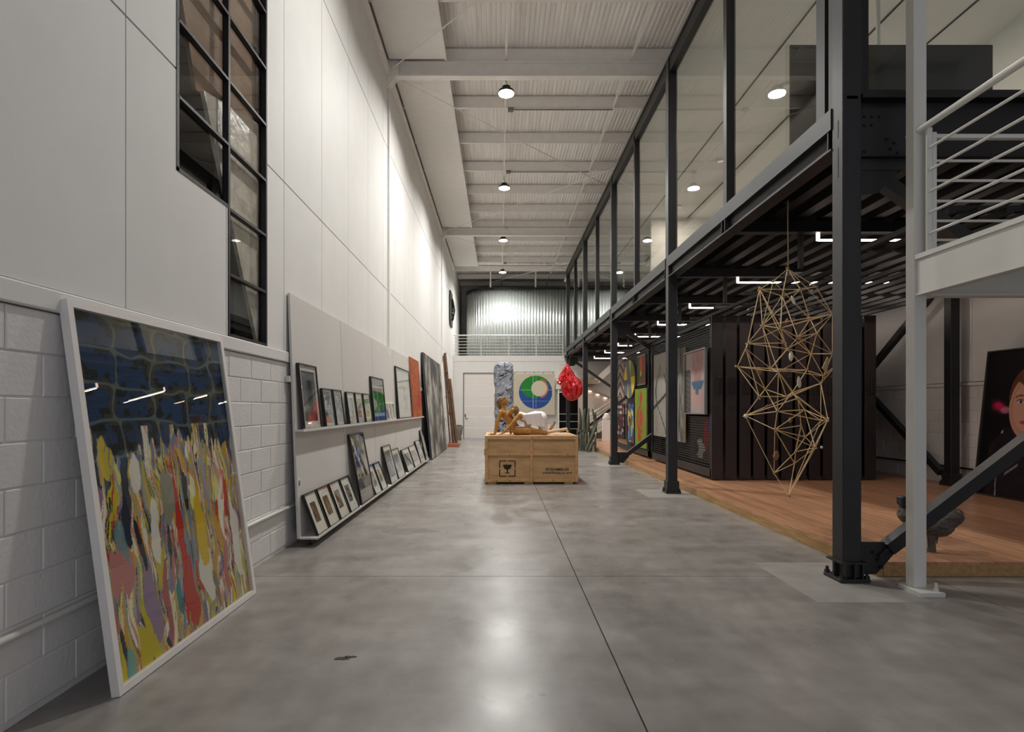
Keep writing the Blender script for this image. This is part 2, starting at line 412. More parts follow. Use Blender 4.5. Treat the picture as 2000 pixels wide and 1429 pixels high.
# ---- stepped window in the left wall
wn = sroot('window_1', (WX, 3.72, 1.945)); wn['label'] = 'tall stepped black-framed window showing wrapped panels'
FX0, FX1 = WX-0.045, WX+0.004
def wbar(name, y0, y1, z0, z1): MB().box(FX0, FX1, y0, y1, z0, z1).build(name, 'black_paint', wn)
fw = 0.022
wbar('frame', 3.70, 3.70+fw*1.3, 2.94, 6.6); wbar('mullion', 4.405, 4.435, 1.94, 6.6); wbar('frame', 5.115, 5.14, 1.94, 6.6)
wbar('frame', 3.70, 4.40, 2.94, 2.965); wbar('frame', 4.44, 5.12, 1.94, 1.965)
zz = [1.955, 2.43, 2.94, 3.435, 3.94, 4.45, 4.955, 5.46, 5.97, 6.6]
for i, z in enumerate(zz):
    if i and i < 9:
        wbar('transom', 4.44, 5.12, z-0.011, z+0.011)
        if i > 2: wbar('transom', 3.72, 4.41, z-0.011, z+0.011)
    if i < 9:
        MB().box(WX-0.034, WX-0.028, 4.43, 5.12, z, zz[i+1]).build('pane', 'glass_dark', wn)
        if i >= 2: MB().box(WX-0.034, WX-0.028, 3.72, 4.41, z, zz[i+1]).build('pane', 'glass_dark', wn)
# the dim store behind the window
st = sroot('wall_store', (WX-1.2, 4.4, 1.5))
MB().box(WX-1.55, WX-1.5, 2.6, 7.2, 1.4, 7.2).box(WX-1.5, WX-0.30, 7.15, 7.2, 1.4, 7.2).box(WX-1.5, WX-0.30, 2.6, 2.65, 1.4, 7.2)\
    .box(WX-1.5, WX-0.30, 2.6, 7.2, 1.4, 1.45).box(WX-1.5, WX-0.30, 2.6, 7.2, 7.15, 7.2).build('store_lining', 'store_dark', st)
def sheet_poly(name, m, poly, x, label):
    o = MB().prism(poly, 'x', x-0.03, x).build(name, m); return tag(o, label, 'wrapped panel')
sheet_poly('wrapped_panel', 'foil_film', [(5.09, 1.97), (5.112, 1.97), (5.112, 3.95), (4.168, 3.72)], WX-0.065, 'crinkled film-wrapped panel leaning behind the lower panes of the tall window')
sheet_poly('paper_wrapped_panel', 'kraft', [(4.13, 3.70), (5.112, 3.93), (5.112, 6.55), (3.73, 6.55), (3.73, 4.86)], WX-0.10, 'brown paper-wrapped panel standing behind the upper panes of the tall window')

# ---- back wall with sectional door, dark opening
wb = MB().box(WX-0.3, -1.64, BY, BY+0.2, 0, 3.5).box(-1.64, 0.62, BY, BY+0.2, 2.95, 3.5).box(0.62, 2.66, BY, BY+0.2, 0, 3.5)\
    .box(2.66, 3.62, BY, BY+0.2, 2.12, 3.5).box(3.62, RX, BY, BY+0.2, 0, 3.5).build('wall_back', 'wall_paint'); struct(wb)
MB().box(WX-0.3, 2.95, BY-0.02, BY+0.2, 3.5, 3.76).build('slab_edge', 'wall_paint', wb)
d1 = sroot('door_1', (-0.5, BY, 0)); d1['label'] = 'white sectional garage door in the back wall'
for i in range(6):
    z0 = 0.02+i*0.487; MB().cbox(-1.62, 0.60, BY+0.03, BY+0.08, z0, z0+0.480, 0.006).build('door_panel', 'white_wood', d1)
MB().box(-1.66, -1.62, BY-0.006, BY+0.06, 0, 2.98).box(0.60, 0.64, BY-0.006, BY+0.06, 0, 2.98).box(-1.66, 0.64, BY-0.006, BY+0.06, 2.94, 2.99).build('door_frame', 'mid_grey', d1)
MB().box(-1.58, -1.54, BY+0.0, BY+0.03, 0.98, 1.12).tube((-1.56, BY+0.02, 0.92), (-1.44, BY-0.02, 0.92), 0.012).build('door_handle', 'black_steel', d1)
d2 = sroot('door_2', (3.14, BY, 0)); d2['label'] = 'dark opening under the far white landing'
MB().box(2.66, 3.62, BY+0.9, BY+0.95, 0, 2.12).box(2.60, 2.66, BY+0.2, BY+0.95, 0, 2.12).box(3.62, 3.68, BY+0.2, BY+0.95, 0, 2.12).build('recess', 'black_paint', d2)
for z in (0.45, 0.78, 1.12): MB().tube((2.66, BY+0.02, z), (3.62, BY+0.02, z), 0.014, 6).build('bar', 'white_steel', d2)
for x in (2.67, 3.1, 3.6): MB().box(x-0.02, x+0.02, BY, BY+0.04, 0, 2.12).build('upright', 'mid_grey', d2)

# ---- right wall: panels over blocks
wr = MB().box(RX+0.02, RX+0.3, YF, 32, 0, 8.3).build('wall_right', 'joint_dark'); struct(wr)
for k in range(32):
    y0 = YF+k*1.175
    if y0 > 31: break
    MB().box(RX, RX+0.06, y0+0.003, y0+1.172, 1.81, 3.55).build('panel', 'wall_paint', wr)
    MB().box(RX, RX+0.06, y0+0.003, y0+1.172, 3.56, 8.3).build('panel', 'wall_paint', wr)
MB().box(RX+0.008, RX+0.06, YF, 26, 0, 1.8).build('mortar_bed', 'mortar', wr)
MB().cbox(RX-0.02, RX+0.05, YF, 25.6, 1.745, 1.80, 0.006).build('ledge', 'wall_paint', wr)
BMR = block_mesh(0.393, 0.193, 'block_r')
for r in range(9):
    for k in range(18):
        y = 6.2+k*0.4+(0.2 if r % 2 else 0)
        if -0.055+r*0.2+0.19 < 0.1: continue
        o = shared('block', BMR, 'block_paint', wr, (RX, y+0.3955, -0.055+r*0.2+0.0045), (0, 0, math.pi))
cq = MB().tube((RX-0.022, 4.8, 0.40), (RX-0.022, 18, 0.40), 0.016, 8).build('wall_conduit', 'black_steel', None, smooth=True)
tag(cq, 'thin dark conduit pipe low on the right block wall', 'pipe')
# unseen wall behind the viewer, with an opening added to admit fill light
struct(MB().box(WX-0.3, -1.7, YF-0.2, YF, 0, 8.3).box(6.9, RX+0.3, YF-0.2, YF, 0, 8.3).box(-1.7, 6.9, YF-0.2, YF, 6.2, 8.3).build('wall_front', 'wall_paint'))
pl_ = bpy.data.lights.new('fill_opening', 'AREA'); pl_.shape = 'RECTANGLE'; pl_.size = 8.6; pl_.size_y = 6.2
po_ = bpy.data.objects.new('fill_opening', pl_); COL.objects.link(po_); po_.location = (2.6, YF-0.1, 3.1); po_.rotation_euler = (R(90), 0, 0)
pl_.cycles.is_portal = True  # portal across the invented opening

# ---- roof: ribbed sheets, purlins, beams, braces
ce = sroot('ceiling', (0, 10, 7.9)); ce['label'] = 'ribbed metal roof on pale steel purlins'
ZD = 8.20; pitch = 0.085; RH = 0.011
xa = WX-0.2
for s in range(11):
    prof = []; x = xa+s*0.935
    for k in range(11):
        prof += [(x, ZD), (x+pitch*0.45, ZD), (x+pitch*0.55, ZD+RH), (x+pitch*0.9, ZD+RH)]; x += pitch
    prof += [(x, ZD), (x, ZD+0.03), (xa+s*0.935, ZD+0.03)]
    MB().prism(prof, 'y', YF, 32).build('roof_sheet', 'roof_sheet', ce)
struct_beams = []
pur = MB()
pur.box(WX, RX, -0.035, -0.027, 0, 0.245).box(WX, RX, -0.035, 0.045, 0, 0.008).box(WX, RX, 0.037, 0.045, 0, 0.03).box(WX, RX, -0.035, 0.045, 0.237, 0.245)
PM = pur.mesh('purlin')
for k in range(-9, 14):
    y = 10.72+k*1.633
    shared('purlin', PM, 'roof_steel', ce, (0, y, 7.93))
RB = MB().box(WX+0.05, RX, -0.01, 0.01, 0.02, 0.27).box(WX+0.05, RX, -0.075, 0.075, 0, 0.022).box(WX+0.05, RX, -0.075, 0.075, 0.26, 0.28).mesh('roof_beam')
for y in (0.9, 10.70, 20.50):
    shared('roof_beam', RB, 'roof_steel', ce, (0, y, 7.62))
    MB().prism([(WX, 7.40), (WX+0.16, 7.60), (WX+0.22, 7.64), (WX+0.22, 7.92), (WX, 7.92)], 'y', y-0.09, y+0.09).build('bracket', 'roof_steel', ce)
for x in (0.12, 2.47, 4.8):
    SB = MB().box(-0.018, 0.018, -0.78, 0.78, 0, 0.03).mesh('sag_bar')
    for k in range(-9, 13):
        shared('sag_bar', SB, 'roof_steel', ce, (x, 10.72+(k+0.5)*1.633, 7.93))
def rod(p, q):
    m_ = (Vector(p)+Vector(q))/2
    MB().tube(p, q, 0.011, 6).build('tie_rod', 'roof_steel', ce)
for y0 in (0.9, 10.7, 20.5):
    rod((WX+0.12, y0+0.15, 7.72), (7.0, y0+9.65, 7.78)); rod((WX+0.12, y0+9.65, 7.72), (7.0, y0+0.15, 7.78))
# soffit boards along the left wall
for y0, y1 in ((-4.9, 0.8), (1.0, 10.52), (10.92, 20.3), (20.7, 25.9)):
    n = max(1, round((y1-y0)/2.44)); L = (y1-y0)/n
    for i in range(n):
        MB().box(WX+0.06, -1.02, y0+i*L+0.0015, y0+(i+1)*L-0.0015, 7.87, 7.90).build('soffit_board', 'ceiling_board', ce)
    MB().box(-1.02, -0.985, y0, y1, 7.84, 7.92).build('edge_trim', 'roof_steel', ce)
# conduit to the lamps
for i, y in enumerate((12.36, 15.62, 20.52, 25.42)):
    o = MB().tube((0.25, y, 7.90), (2.47, y, 7.90), 0.013, 6).box(0.18, 0.30, y-0.05, y+0.05, 7.87, 7.93).build('lamp_conduit', 'mid_grey', None)
    tag(o, 'thin grey conduit pipe under the roof beside the %s ceiling lamp' % ('nearest', 'second', 'third', 'farthest')[i], 'pipe')

# ---- balcony level at the back
fb = struct(MB().box(WX-0.3, 7.6, BY, 32, 3.5, 3.74).build('floor_balcony', 'mid_grey'))
struct(MB().box(WX-0.3, RX+0.3, 31.4, 31.6, 3.7, 8.3).build('wall_balcony', 'wall_paint'))
# ================================================================== MEZZANINE
CX0, CX1 = 2.73, 2.88          # column faces
BAY = 4.66
CY = [4.50+BAY*i for i in range(5)]     # column fronts 4.50 9.16 13.82 18.48 23.14
ORD = ['nearest', 'second', 'third', 'fourth', 'farthest']
def bolt(mb, x, y, z, h=0.05, r=0.012):
    mb.tube((x, y, z), (x, y, z+0.022), r*1.7, 6).tube((x, y, z+0.022), (x, y, z+h), r, 8)
def column(i, y0, xc, ztop, label, zb=0.0, detail=True, braced=False):
    w_ = 0.15; x0, x1 = xc-w_/2, xc+w_/2; y1 = y0+w_; yc = y0+w_/2
    t = thing('steel_column', (xc, yc, zb), label, 'column')
    MB().cbox(x0, x1, y0, y1, zb+0.03, ztop, 0.008).build('post', 'black_steel', t)
    bp_ = MB().cbox(xc-0.12, xc+0.12, yc-0.12, yc+0.12, zb, zb+0.03, 0.004).build('base_plate', 'black_steel', t)
    if i == 0:
        MB().box(x0-0.03, x1+0.03, y0-0.03, y1+0.03, zb+0.145, zb+0.16).box(x0-0.0, x0+0.012, y0-0.028, y0, zb+0.03, zb+0.15).box(xc-0.006, xc+0.006, y0-0.04, y0, zb+0.03, zb+0.15)\
            .box(x1-0.012, x1, y0-0.028, y0, zb+0.03, zb+0.15).box(x0-0.03, x0, yc-0.006, yc+0.006, zb+0.03, zb+0.15).build('stiffener', 'black_steel', t)
    else:
        MB().cbox(x0-0.022, x1+0.022, y0-0.022, y1+0.022, zb+0.03, zb+0.20, 0.006).build('sleeve', 'black_steel', t)
    for sx in (-1, 1):
        for sy in (-1, 1):
            b = MB(); bolt(b, xc+sx*0.1, yc+sy*0.1, zb+0.03); b.build('bolt', 'bolt_steel', bp_)
    if braced:
        gp_ = MB().prism([(x1, zb+0.04), (x1+0.16, zb+0.04), (x1+0.30, zb+0.20), (x1+0.24, zb+0.30), (x1, zb+0.30)], 'y', yc-0.008, yc+0.008).build('gusset_plate', 'black_steel', t)
        MB().prism([(x1, 3.50), (x1, 3.10), (x1+0.18, 3.12), (x1+0.34, 3.30), (x1+0.3, 3.50)], 'y', yc-0.008, yc+0.008).build('gusset_plate', 'black_steel', t)
        for (dx, dz) in ((0.17, 0.16), (0.21, 0.22), (0.13, 0.22), (0.19, 0.10)):
            MB().tube((x1+dx, yc-0.03, zb+dz), (x1+dx, yc+0.03, zb+dz), 0.013, 6).build('bolt', 'bolt_steel', gp_)
    return t
for i, y in enumerate(CY):
    t = column(i, y, 2.805, 7.07, ('%s black steel column along the glazed mezzanine edge' % ORD[i]).replace('nearest', 'nearest and largest'), braced=(i in (0, 2, 4)))
    if i == 0:
        MB().box(CX0-0.002, CX0+0.004, y+0.06, y+0.075, 3.56, 3.70).box(CX0-0.002, CX0+0.004, y+0.06, y+0.075, 3.24, 3.48).build('slot', 'black_paint', t)
for i, y in enumerate((4.50, 9.16, 13.82)):
    column(9, y, 7.38, 3.5, '%s black steel column in front of the right block wall' % ORD[i], zb=0.12)
# cross bracing in the three braced frames
def brace(p, q, label, parts=True):
    t = thing('diagonal_brace', p, label, 'brace')
    MB().bar(p, q, 0.10, 0.10, (0, 1, 0)).build('brace_bar', 'black_steel', t)
    d = (Vector(q)-Vector(p)).normalized()
    for e, s in ((Vector(p), 1), (Vector(q), -1)):
        MB().bar(e-d*s*0.10, e+d*s*0.14, 0.02, 0.07, (0, 1, 0)).build('end_tab', 'black_steel', t)
for i, nm in ((0, 'nearest'), (2, 'third'), (4, 'farthest')):
    y = CY[i]+0.075; zb = 0.12
    brace((CX1+0.25, y, 0.25), (7.2, y, 3.36), 'black diagonal brace rising right from the foot of the %s column' % nm)
    y2 = y+0.11
    brace((CX1+0.22, y2, 3.30), (7.2, y2, 0.45), 'black diagonal brace falling right from the head of the %s column' % nm)
brace((7.38, 9.45, 0.30), (7.38, 13.6, 3.35), 'black diagonal brace rising away along the right block wall')
brace((7.28, 9.45, 3.35), (7.28, 13.6, 0.32), 'black diagonal brace falling away along the right block wall')

# edge beam: top plate, web, bottom flange, stiffeners (one length per bay)
Y0M, Y1M = 4.50, 23.29
for i in range(4):
    a = CY[i]+0.15; b = CY[i+1]
    t = thing('edge_beam', (2.8, a, 3.5), 'black steel edge beam of the mezzanine, %s bay from the camera' % ['first', 'second', 'third', 'fourth'][i], 'beam')
    MB().box(2.72, 2.90, a, b, 3.67, 3.84).build('top_plate', 'black_steel', t)
    MB().box(2.785, 2.80, a, b, 3.512, 3.67).build('web', 'black_steel', t)
    MB().box(2.72, 2.88, a, b, 3.498, 3.513).build('bottom_flange', 'black_steel', t)
    for y in (a+0.05, (a+b)/2-0.05, (a+b)/2+0.05):
        MB().box(2.725, 2.785, y-0.006, y+0.006, 3.513, 3.67).build('stiffener', 'black_steel', t)
# mezzanine floor and the ribbed deck seen from below
fm = struct(MB().box(2.90, RX, 4.62, BY, 3.76, 3.84).build('floor_mezzanine', 'mid_grey'))
x = 2.92
for s in range(5):
    prof = []; x0 = x
    for k in range(3):
        prof += [(x, 3.66), (x+0.13, 3.66), (x+0.17, 3.74), (x+0.29, 3.74)]; x += 0.31
    prof += [(x, 3.66), (x, 3.755), (x0, 3.755)]
    MB().prism(prof, 'y', 4.6, BY-0.05).build('deck_sheet', 'deck_black', fm)
for k in range(9):
    y = CY[0]+0.075+k*BAY/2
    if k == 0:
        t = thing('cross_beam', (2.9, y, 3.3), 'deep black end beam with bolted plates beside the nearest column', 'beam')
        MB().box(2.88, RX-0.1, y-0.006, y+0.006, 3.40, 3.86).build('web', 'black_paint', t)
        MB().box(2.88, RX-0.1, y-0.09, y+0.06, 3.845, 3.88).box(2.88, RX-0.1, y-0.06, y+0.06, 3.39, 3.405).build('flange', 'black_paint', t)
        bp_ = MB().box(2.88, 3.30, y-0.016, y-0.006, 3.30, 3.80).build('bolted_plate', 'black_steel', t)
        for (dx, z) in ((0.06, 3.73), (0.12, 3.73), (0.18, 3.73), (0.06, 3.66), (0.12, 3.66), (0.06, 3.45), (0.24, 3.55), (0.3, 3.52), (0.27, 3.47), (0.33, 3.44)):
            MB().tube((2.88+dx, y-0.028, z), (2.88+dx, y-0.014, z), 0.013, 6).build('bolt', 'bolt_steel', bp_)
    else:
        t = thing('cross_beam', (2.9, y, 3.5), 'black cross beam under the mezzanine deck, number %s from the near end' % ['two', 'three', 'four', 'five', 'six', 'seven', 'eight', 'nine'][k-1], 'beam')
        MB().box(2.80, RX-0.05, y-0.006, y+0.006, 3.53, 3.66).build('web', 'black_steel', t)
        MB().box(2.80, RX-0.05, y-0.06, y+0.06, 3.515, 3.53).build('flange', 'black_steel', t)
# LED tubes under the cross beams
for k in range(1, 9):
    y = CY[0]+0.075+k*BAY/2
    t = thing('tube_light', (3.88, y, 3.45), 'slim warm LED tube under the mezzanine, %s one from the near end' % ['first', 'second', 'third', 'fourth', 'fifth', 'sixth', 'seventh', 'eighth'][k-1], 'light', 'LED tubes under the mezzanine')
    MB().tube((3.885, y, 3.43), (6.35, y, 3.43), 0.014, 8).build('tube', 'tube_glow', t, smooth=True)
    MB().box(3.87, 3.90, y-0.016, y+0.016, 3.425, 3.515).build('end_bracket', 'tube_glow', t)
    ld = bpy.data.lights.new('tube_light', 'AREA'); ld.shape = 'RECTANGLE'; ld.size = 2.4; ld.size_y = 0.05; ld.energy = TUBE_W; ld.color = (1.0, 0.86, 0.76)
    lo = bpy.data.objects.new('tube_light_source', ld); COL.objects.link(lo); lo.parent = t; lo.location = (1.23, 0, -0.04)

# glazing on the mezzanine edge
gz = sroot('window_2', (2.8, 4.5, 3.84)); gz['label'] = 'black framed glass wall along the mezzanine edge'
for i in range(8):
    a = CY[0]+0.15+i*BAY/2; b = a+BAY/2
    MB().box(2.797, 2.807, a-0.06, b-0.06, 3.86, 7.0).build('pane', 'glass_sheet', gz)
    MB().box(2.76, 2.85, a-0.15, b-0.15, 3.84, 3.865).build('bottom_rail', 'black_paint', gz)
    MB().box(2.75, 2.86, a-0.15, b-0.15, 6.82, 7.07).box(2.735, 2.875, a-0.15, b-0.15, 7.04, 7.08).build('top_rail', 'black_paint', gz)
for i in range(9):
    y = CY[0]+0.15+i*BAY/2
    if i % 2: MB().box(2.75, 2.86, y-0.12, y-0.02, 3.86, 6.95).box(2.78, 2.835, y-0.02, y+0.02, 3.86, 6.95).build('mullion', 'black_paint', gz)
    elif i < 8: MB().box(2.755, 2.86, y, y+0.09, 3.86, 6.95).build('mullion', 'black_paint', gz)
MB().box(2.78, 2.87, 4.84, 4.97, 3.86, 6.95).build('mullion', 'black_paint', gz)
# glazing across the near end
ge = sroot('window_3', (5.2, 4.55, 3.88)); ge['label'] = 'glass end wall of the mezzanine room'
for i in range(2):
    a = 2.90+i*2.35
    MB().box(a+0.05, a+2.35, 4.573, 4.583, 3.9, 7.05).build('pane', 'glass_sheet', ge)
    MB().box(a, a+0.06, 4.54, 4.62, 3.88, 7.1).build('mullion', 'black_paint', ge)
MB().box(2.88, RX, 4.53, 4.63, 3.875, 3.93).build('bottom_rail', 'black_paint', ge)
MB().box(2.88, RX, 4.53, 4.63, 7.0, 7.12).build('top_rail', 'black_paint', ge)
# room above: flat ceiling with dark tracks, a partition, a dark glossy panel, downlights put in to light it
cm = sroot('ceiling_mezzanine', (5.2, 10, 7.1))
for k in range(8):
    y0 = 4.62+k*2.62
    MB().box(2.90, RX, y0+0.002, y0+2.616, 7.10, 7.13).build('ceiling_board', 'ceiling_board', cm)
for x in (4.45, 5.65, 6.7):
    MB().box(x-0.012, x+0.012, 4.7, 22.0, 7.085, 7.10).build('track', 'black_paint', cm)
struct(MB().box(4.55, RX, 17.0, 17.12, 3.84, 7.1).build('wall_partition', 'wall_paint'))
k = 0
for y in (7.2, 10.0, 13.0, 16.0):
    for x in (5.05,):
        t = thing('downlight', (x, y, 7.09), 'added small warm ceiling downlight in the glazed upper room, %s from the camera' % ['first', 'second', 'third', 'fourth'][k], 'light'); k += 1
        MB().lathe([(0.09, 7.06), (0.09, 7.10), (0.07, 7.10), (0.07, 7.065)], x, y, 16).build('ring', 'white_steel', t)
        MB().lathe([(0.068, 7.066), (0.068, 7.075)], x, y, 16).build('diffuser', 'down_glow', t)
        ld = bpy.data.lights.new('downlight', 'AREA'); ld.shape = 'DISK'; ld.size = 0.14; ld.energy = ROOM_W; ld.color = (1.0, 0.87, 0.74)
        lo = bpy.data.objects.new('downlight_fill', ld); COL.objects.link(lo); lo.parent = t; lo.location = (0, 0, -0.045)
t = thing('glossy_screen', (4.85, 7.0, 4.3), 'large black glossy screen hung inside the glazed upper room', 'screen')
MB().box(3.60, 6.10, 7.0, 7.03, 4.3, 5.875).build('sheet', 'dark_gloss', t)
MB().box(3.55, 3.60, 6.995, 7.035, 4.3, 5.88).build('glass_edge', 'glass_sheet', t)
for x in (4.69,): MB().box(x-0.02, x+0.02, 7.0, 7.03, 5.875, 7.10).build('hanger', 'white_steel', t)

# ================================================================== WOODEN PLATFORM
PX0, PY0, PY1, PZ = 3.10, 4.64, 23.4, 0.12
pf = thing('platform', (5.3, 14, 0), 'low platform of reddish wooden planks under the mezzanine', 'platform')
MB().box(PX0+0.05, RX-0.005, PY0+0.05, PY1, 0.0, 0.095).build('base', 'fascia', pf)
PL = 2.345; PWd = (RX-PX0-0.01)/37
plm = MB().cbox(0, PWd-0.0025, 0, PL-0.003, 0, 0.022, 0.0015).mesh('plank')
for i in range(37):
    for j in range(8):
        shared('plank', plm, 'plank', pf, (PX0+i*PWd, PY0+j*PL, PZ-0.022))
for j in range(8):
    MB().cbox(PX0-0.002, PX0+0.05, PY0+j*PL+0.002, PY0+(j+1)*PL-0.002, 0.0, 0.098, 0.003).build('fascia_board', 'fascia', pf)
for j in range(2):
    MB().cbox(PX0+0.05+j*2.22, PX0+0.05+(j+1)*2.22-0.004, PY0, PY0+0.045, 0.0, 0.098, 0.003).build('fascia_board', 'fascia', pf)

# ================================================================== SLIDING PICTURE RACKS
RKX, RKY = 3.70, 9.87
NUM = ['01', '02', '03', '04', '05', '06', '07', '08', '09', '10', '11', '12']
def text_mesh(body, size, name, extr=0.001, offset=0.0, space=1.0):
    cu = bpy.data.curves.new(name, 'FONT'); cu.body = body; cu.size = size; cu.extrude = extr; cu.offset = offset; cu.space_character = space
    cu.align_x = 'CENTER'; cu.align_y = 'CENTER'; cu.resolution_u = 3
    o = bpy.data.objects.new('tmp', cu); COL.objects.link(o)
    dg = bpy.context.evaluated_depsgraph_get(); dg.update()
    me = bpy.data.meshes.new_from_object(o.evaluated_get(dg)); me.name = name
    bpy.data.objects.remove(o); return me
hm = MB(); 
hp = [(0.0, 0, -0.19)]+[(0.0+0.035-0.035*math.cos(a), -0.0, 0) for a in ()]
hpts = [(-0.035, 0, -0.16), (-0.035, -0.05, -0.15), (-0.035, -0.055, 0.10), (-0.025, -0.055, 0.135), (0, -0.055, 0.15), (0.025, -0.055, 0.135), (0.035, -0.055, 0.10), (0.035, -0.055, -0.10), (0.03, -0.05, -0.14), (0.03, 0, -0.15)]
HANDLE = MB().path(hpts, 0.010, 8).mesh('handle', smooth=True)
LETTER = mat('rack_number', (14, 12, 12), 0.5)
for i in range(12):
    x0 = RKX+i*0.243
    t = thing('picture_rack', (x0+0.1, RKY, PZ), 'dark brown sliding picture rack end, %s' % ('leftmost, with artworks on its mesh side' if i == 0 else '%s from the left behind the hanging sticks' % ['', 'second', 'third', 'fourth', 'fifth', 'sixth', 'seventh', 'eighth', 'ninth', 'tenth', 'eleventh', 'twelfth and last'][i]), 'picture rack', 'sliding picture racks')
    ep_ = MB().cbox(x0, x0+0.195, RKY, RKY+0.04, PZ+0.02, 3.0, 0.004).build('end_panel', 'brown_panel', t)
    hd = link('handle', HANDLE, 'bolt_steel', ep_); hd.location = (x0+0.115-t.location.x, -0.0, 1.78-PZ)
    nb = link('rack_number', text_mesh(NUM[i], 0.12, 'rack_number'), 'rack_number', ep_); nb.rotation_euler = (R(90), 0, 0); nb.location = (0.0, -0.0015, 1.375-PZ)
    if i == 0:
        fr = MB()
        for (a, b) in ((RKY+0.04, 13.79), (14.07, 18.0)):
            fr.box(x0, x0+0.05, a, b, PZ+0.05, PZ+0.20).box(x0, x0+0.05, a, b, 2.90, 2.97).box(x0, x0+0.05, b-0.05, b, PZ+0.05, 2.97)
        fr.box(x0, x0+0.05, 14.07, 14.12, PZ+0.02, 2.97).box(x0, x0+0.05, RKY+0.04, RKY+0.09, PZ+0.05, 2.97)
        fr.build('frame', 'black_steel', t)
        sc = MB()
        for k in range(56):
            z = PZ+0.23+k*0.048
            for (a, b) in ((RKY+0.09, 13.74), (14.12, 17.95)): sc.box(x0+0.015, x0+0.03, a, b, z, z+0.014)
        s_ = sc.build('mesh_screen', 'black_steel', t); s_['kind'] = 'stuff'
    else:
        for (a, b) in ((RKY+0.04, 13.78), (14.08, 17.9)):
            MB().box(x0+0.085, x0+0.11, a, b, PZ+0.05, 2.97).build('screen', 'black_paint', t)  # solid black sheet added to make the gaps between racks dark
# ceiling rails the racks hang on
t = thing('rack_rails', (5, 11, 3.05), 'black overhead rail grid that carries the sliding picture racks', 'rail grid')
rm = MB().box(-0.03, 0.03, 4.75, 18.1, 0, 0.05).mesh('rail')
for i in range(12):
    shared('rail', rm, 'black_paint', t, (RKX+0.1+i*0.243, 0, 3.02))
cm_ = MB().box(3.66, 6.6, -0.03, 0.03, 0, 0.05).mesh('cross_rail')
for k in range(12): shared('cross_rail', cm_, 'black_paint', t, (0, 4.9+k*1.19, 3.075))
hg = MB().box(-0.025, 0.025, -0.025, 0.025, 0, 0.42).mesh('hanger')
for k in range(1, 6):
    for x in (3.70, 5.1, 6.5): shared('hanger', hg, 'black_steel', t, (x, CY[0]+0.13+k*BAY/2, 3.10))
# ================================================================== CEILING LAMPS
for i, y in enumerate((6.30, 11.17, 15.97, 20.95, 25.86)):
    x, z = 0.13, 7.58
    t = thing('high_bay_lamp', (x, y, z), 'round glowing high bay ceiling lamp, %s' % ('above the frame, over the near hall', 'nearest and largest in view', 'second from the camera', 'third from the camera', 'farthest, before the curved metal wall')[i], 'lamp', 'ceiling lamps')
    hs_ = MB().lathe([(0.155, z+0.012), (0.16, z+0.03), (0.15, z+0.06), (0.09, z+0.075), (0.085, z+0.14), (0.03, z+0.15)], x, y, 24).build('housing', 'black_steel', t, smooth=True)
    MB().lathe([(0.15, z), (0.15, z+0.012)], x, y, 24).build('diffuser', 'lamp_glow', hs_)
    MB().path([(x, y, z+0.15), (x+0.02, y, z+0.2), (x-0.01, y, z+0.25), (x, y, z+0.36)], 0.008, 6).build('cable', 'mid_grey', hs_)
    ld = bpy.data.lights.new('high_bay_lamp', 'AREA'); ld.shape = 'DISK'; ld.size = 0.28; ld.energy = LAMP_W*(0.62 if i == 0 else 1.0); ld.color = (1.0, 0.982, 0.95); ld.spread = R(156)
    lo = bpy.data.objects.new('high_bay_source', ld); COL.objects.link(lo); lo.parent = t; lo.location = (0, 0, -0.012)

# ================================================================== WHITE STAIR LANDING (near right)
t = thing('stair_landing', (3.16, 4.3, 0), 'white steel stair landing with tube railings beside the nearest black column', 'stair landing')
MB().cbox(3.115, 3.21, 4.25, 4.345, 0.03, 7.6, 0.006).build('column', 'white_steel', t)
MB().box(3.07, 3.255, 4.13, 4.36, 0.0, 0.03).build('base_plate', 'white_steel', t)
b = MB(); bolt(b, 3.225, 4.18, 0.03, 0.06, 0.010); b.build('bolt', 'white_steel', t)
MB().box(3.13, 3.17, 2.4, 4.25, 2.235, 2.50).box(3.12, 3.20, 2.4, 4.25, 2.225, 2.24).build('side_beam', 'white_steel', t)
MB().box(3.117, 3.19, 2.4, 4.25, 2.495, 2.53).build('kerb', 'white_steel', t)
MB().box(3.20, 5.6, 4.27, 4.31, 2.235, 2.50).box(3.20, 5.6, 4.24, 4.34, 2.225, 2.24).build('end_beam', 'white_steel', t)
MB().box(3.17, 5.6, 2.4, 4.27, 2.43, 2.49).build('landing_deck', 'white_steel', t)
for x in (3.185,): MB().box(3.165, 3.205, 4.19, 4.205, 2.53, 3.46).box(3.215, 3.245, 4.20, 4.25, 2.53, 3.43).build('rail_post', 'white_steel', t)
MB().tube((3.15, 2.3, 3.465), (3.15, 4.36, 3.465), 0.024, 12).build('handrail', 'white_steel', t, smooth=True)
for z in (3.31, 3.145, 2.985, 2.83, 2.675):
    MB().tube((3.185, 2.3, z), (3.185, 4.21, z), 0.0105, 8).build('rail', 'white_steel', t, smooth=True)
MB().box(3.24, 5.7, 4.27, 4.31, 3.42, 3.45).build('end_handrail', 'white_steel', t)
for z in (3.255, 3.105, 2.95, 2.80, 2.655):
    MB().tube((3.24, 4.29, z), (5.7, 4.29, z), 0.0105, 8).build('rail', 'white_steel', t, smooth=True)
MB().box(5.5, 5.54, 4.27, 4.31, 2.5, 3.45).build('rail_post', 'white_steel', t)
MB().cbox(5.5, 5.6, 2.4, 2.5, 0, 2.5, 0.006).cbox(3.115, 3.21, 2.35, 2.445, 0, 2.5, 0.006).build('column', 'white_steel', t)

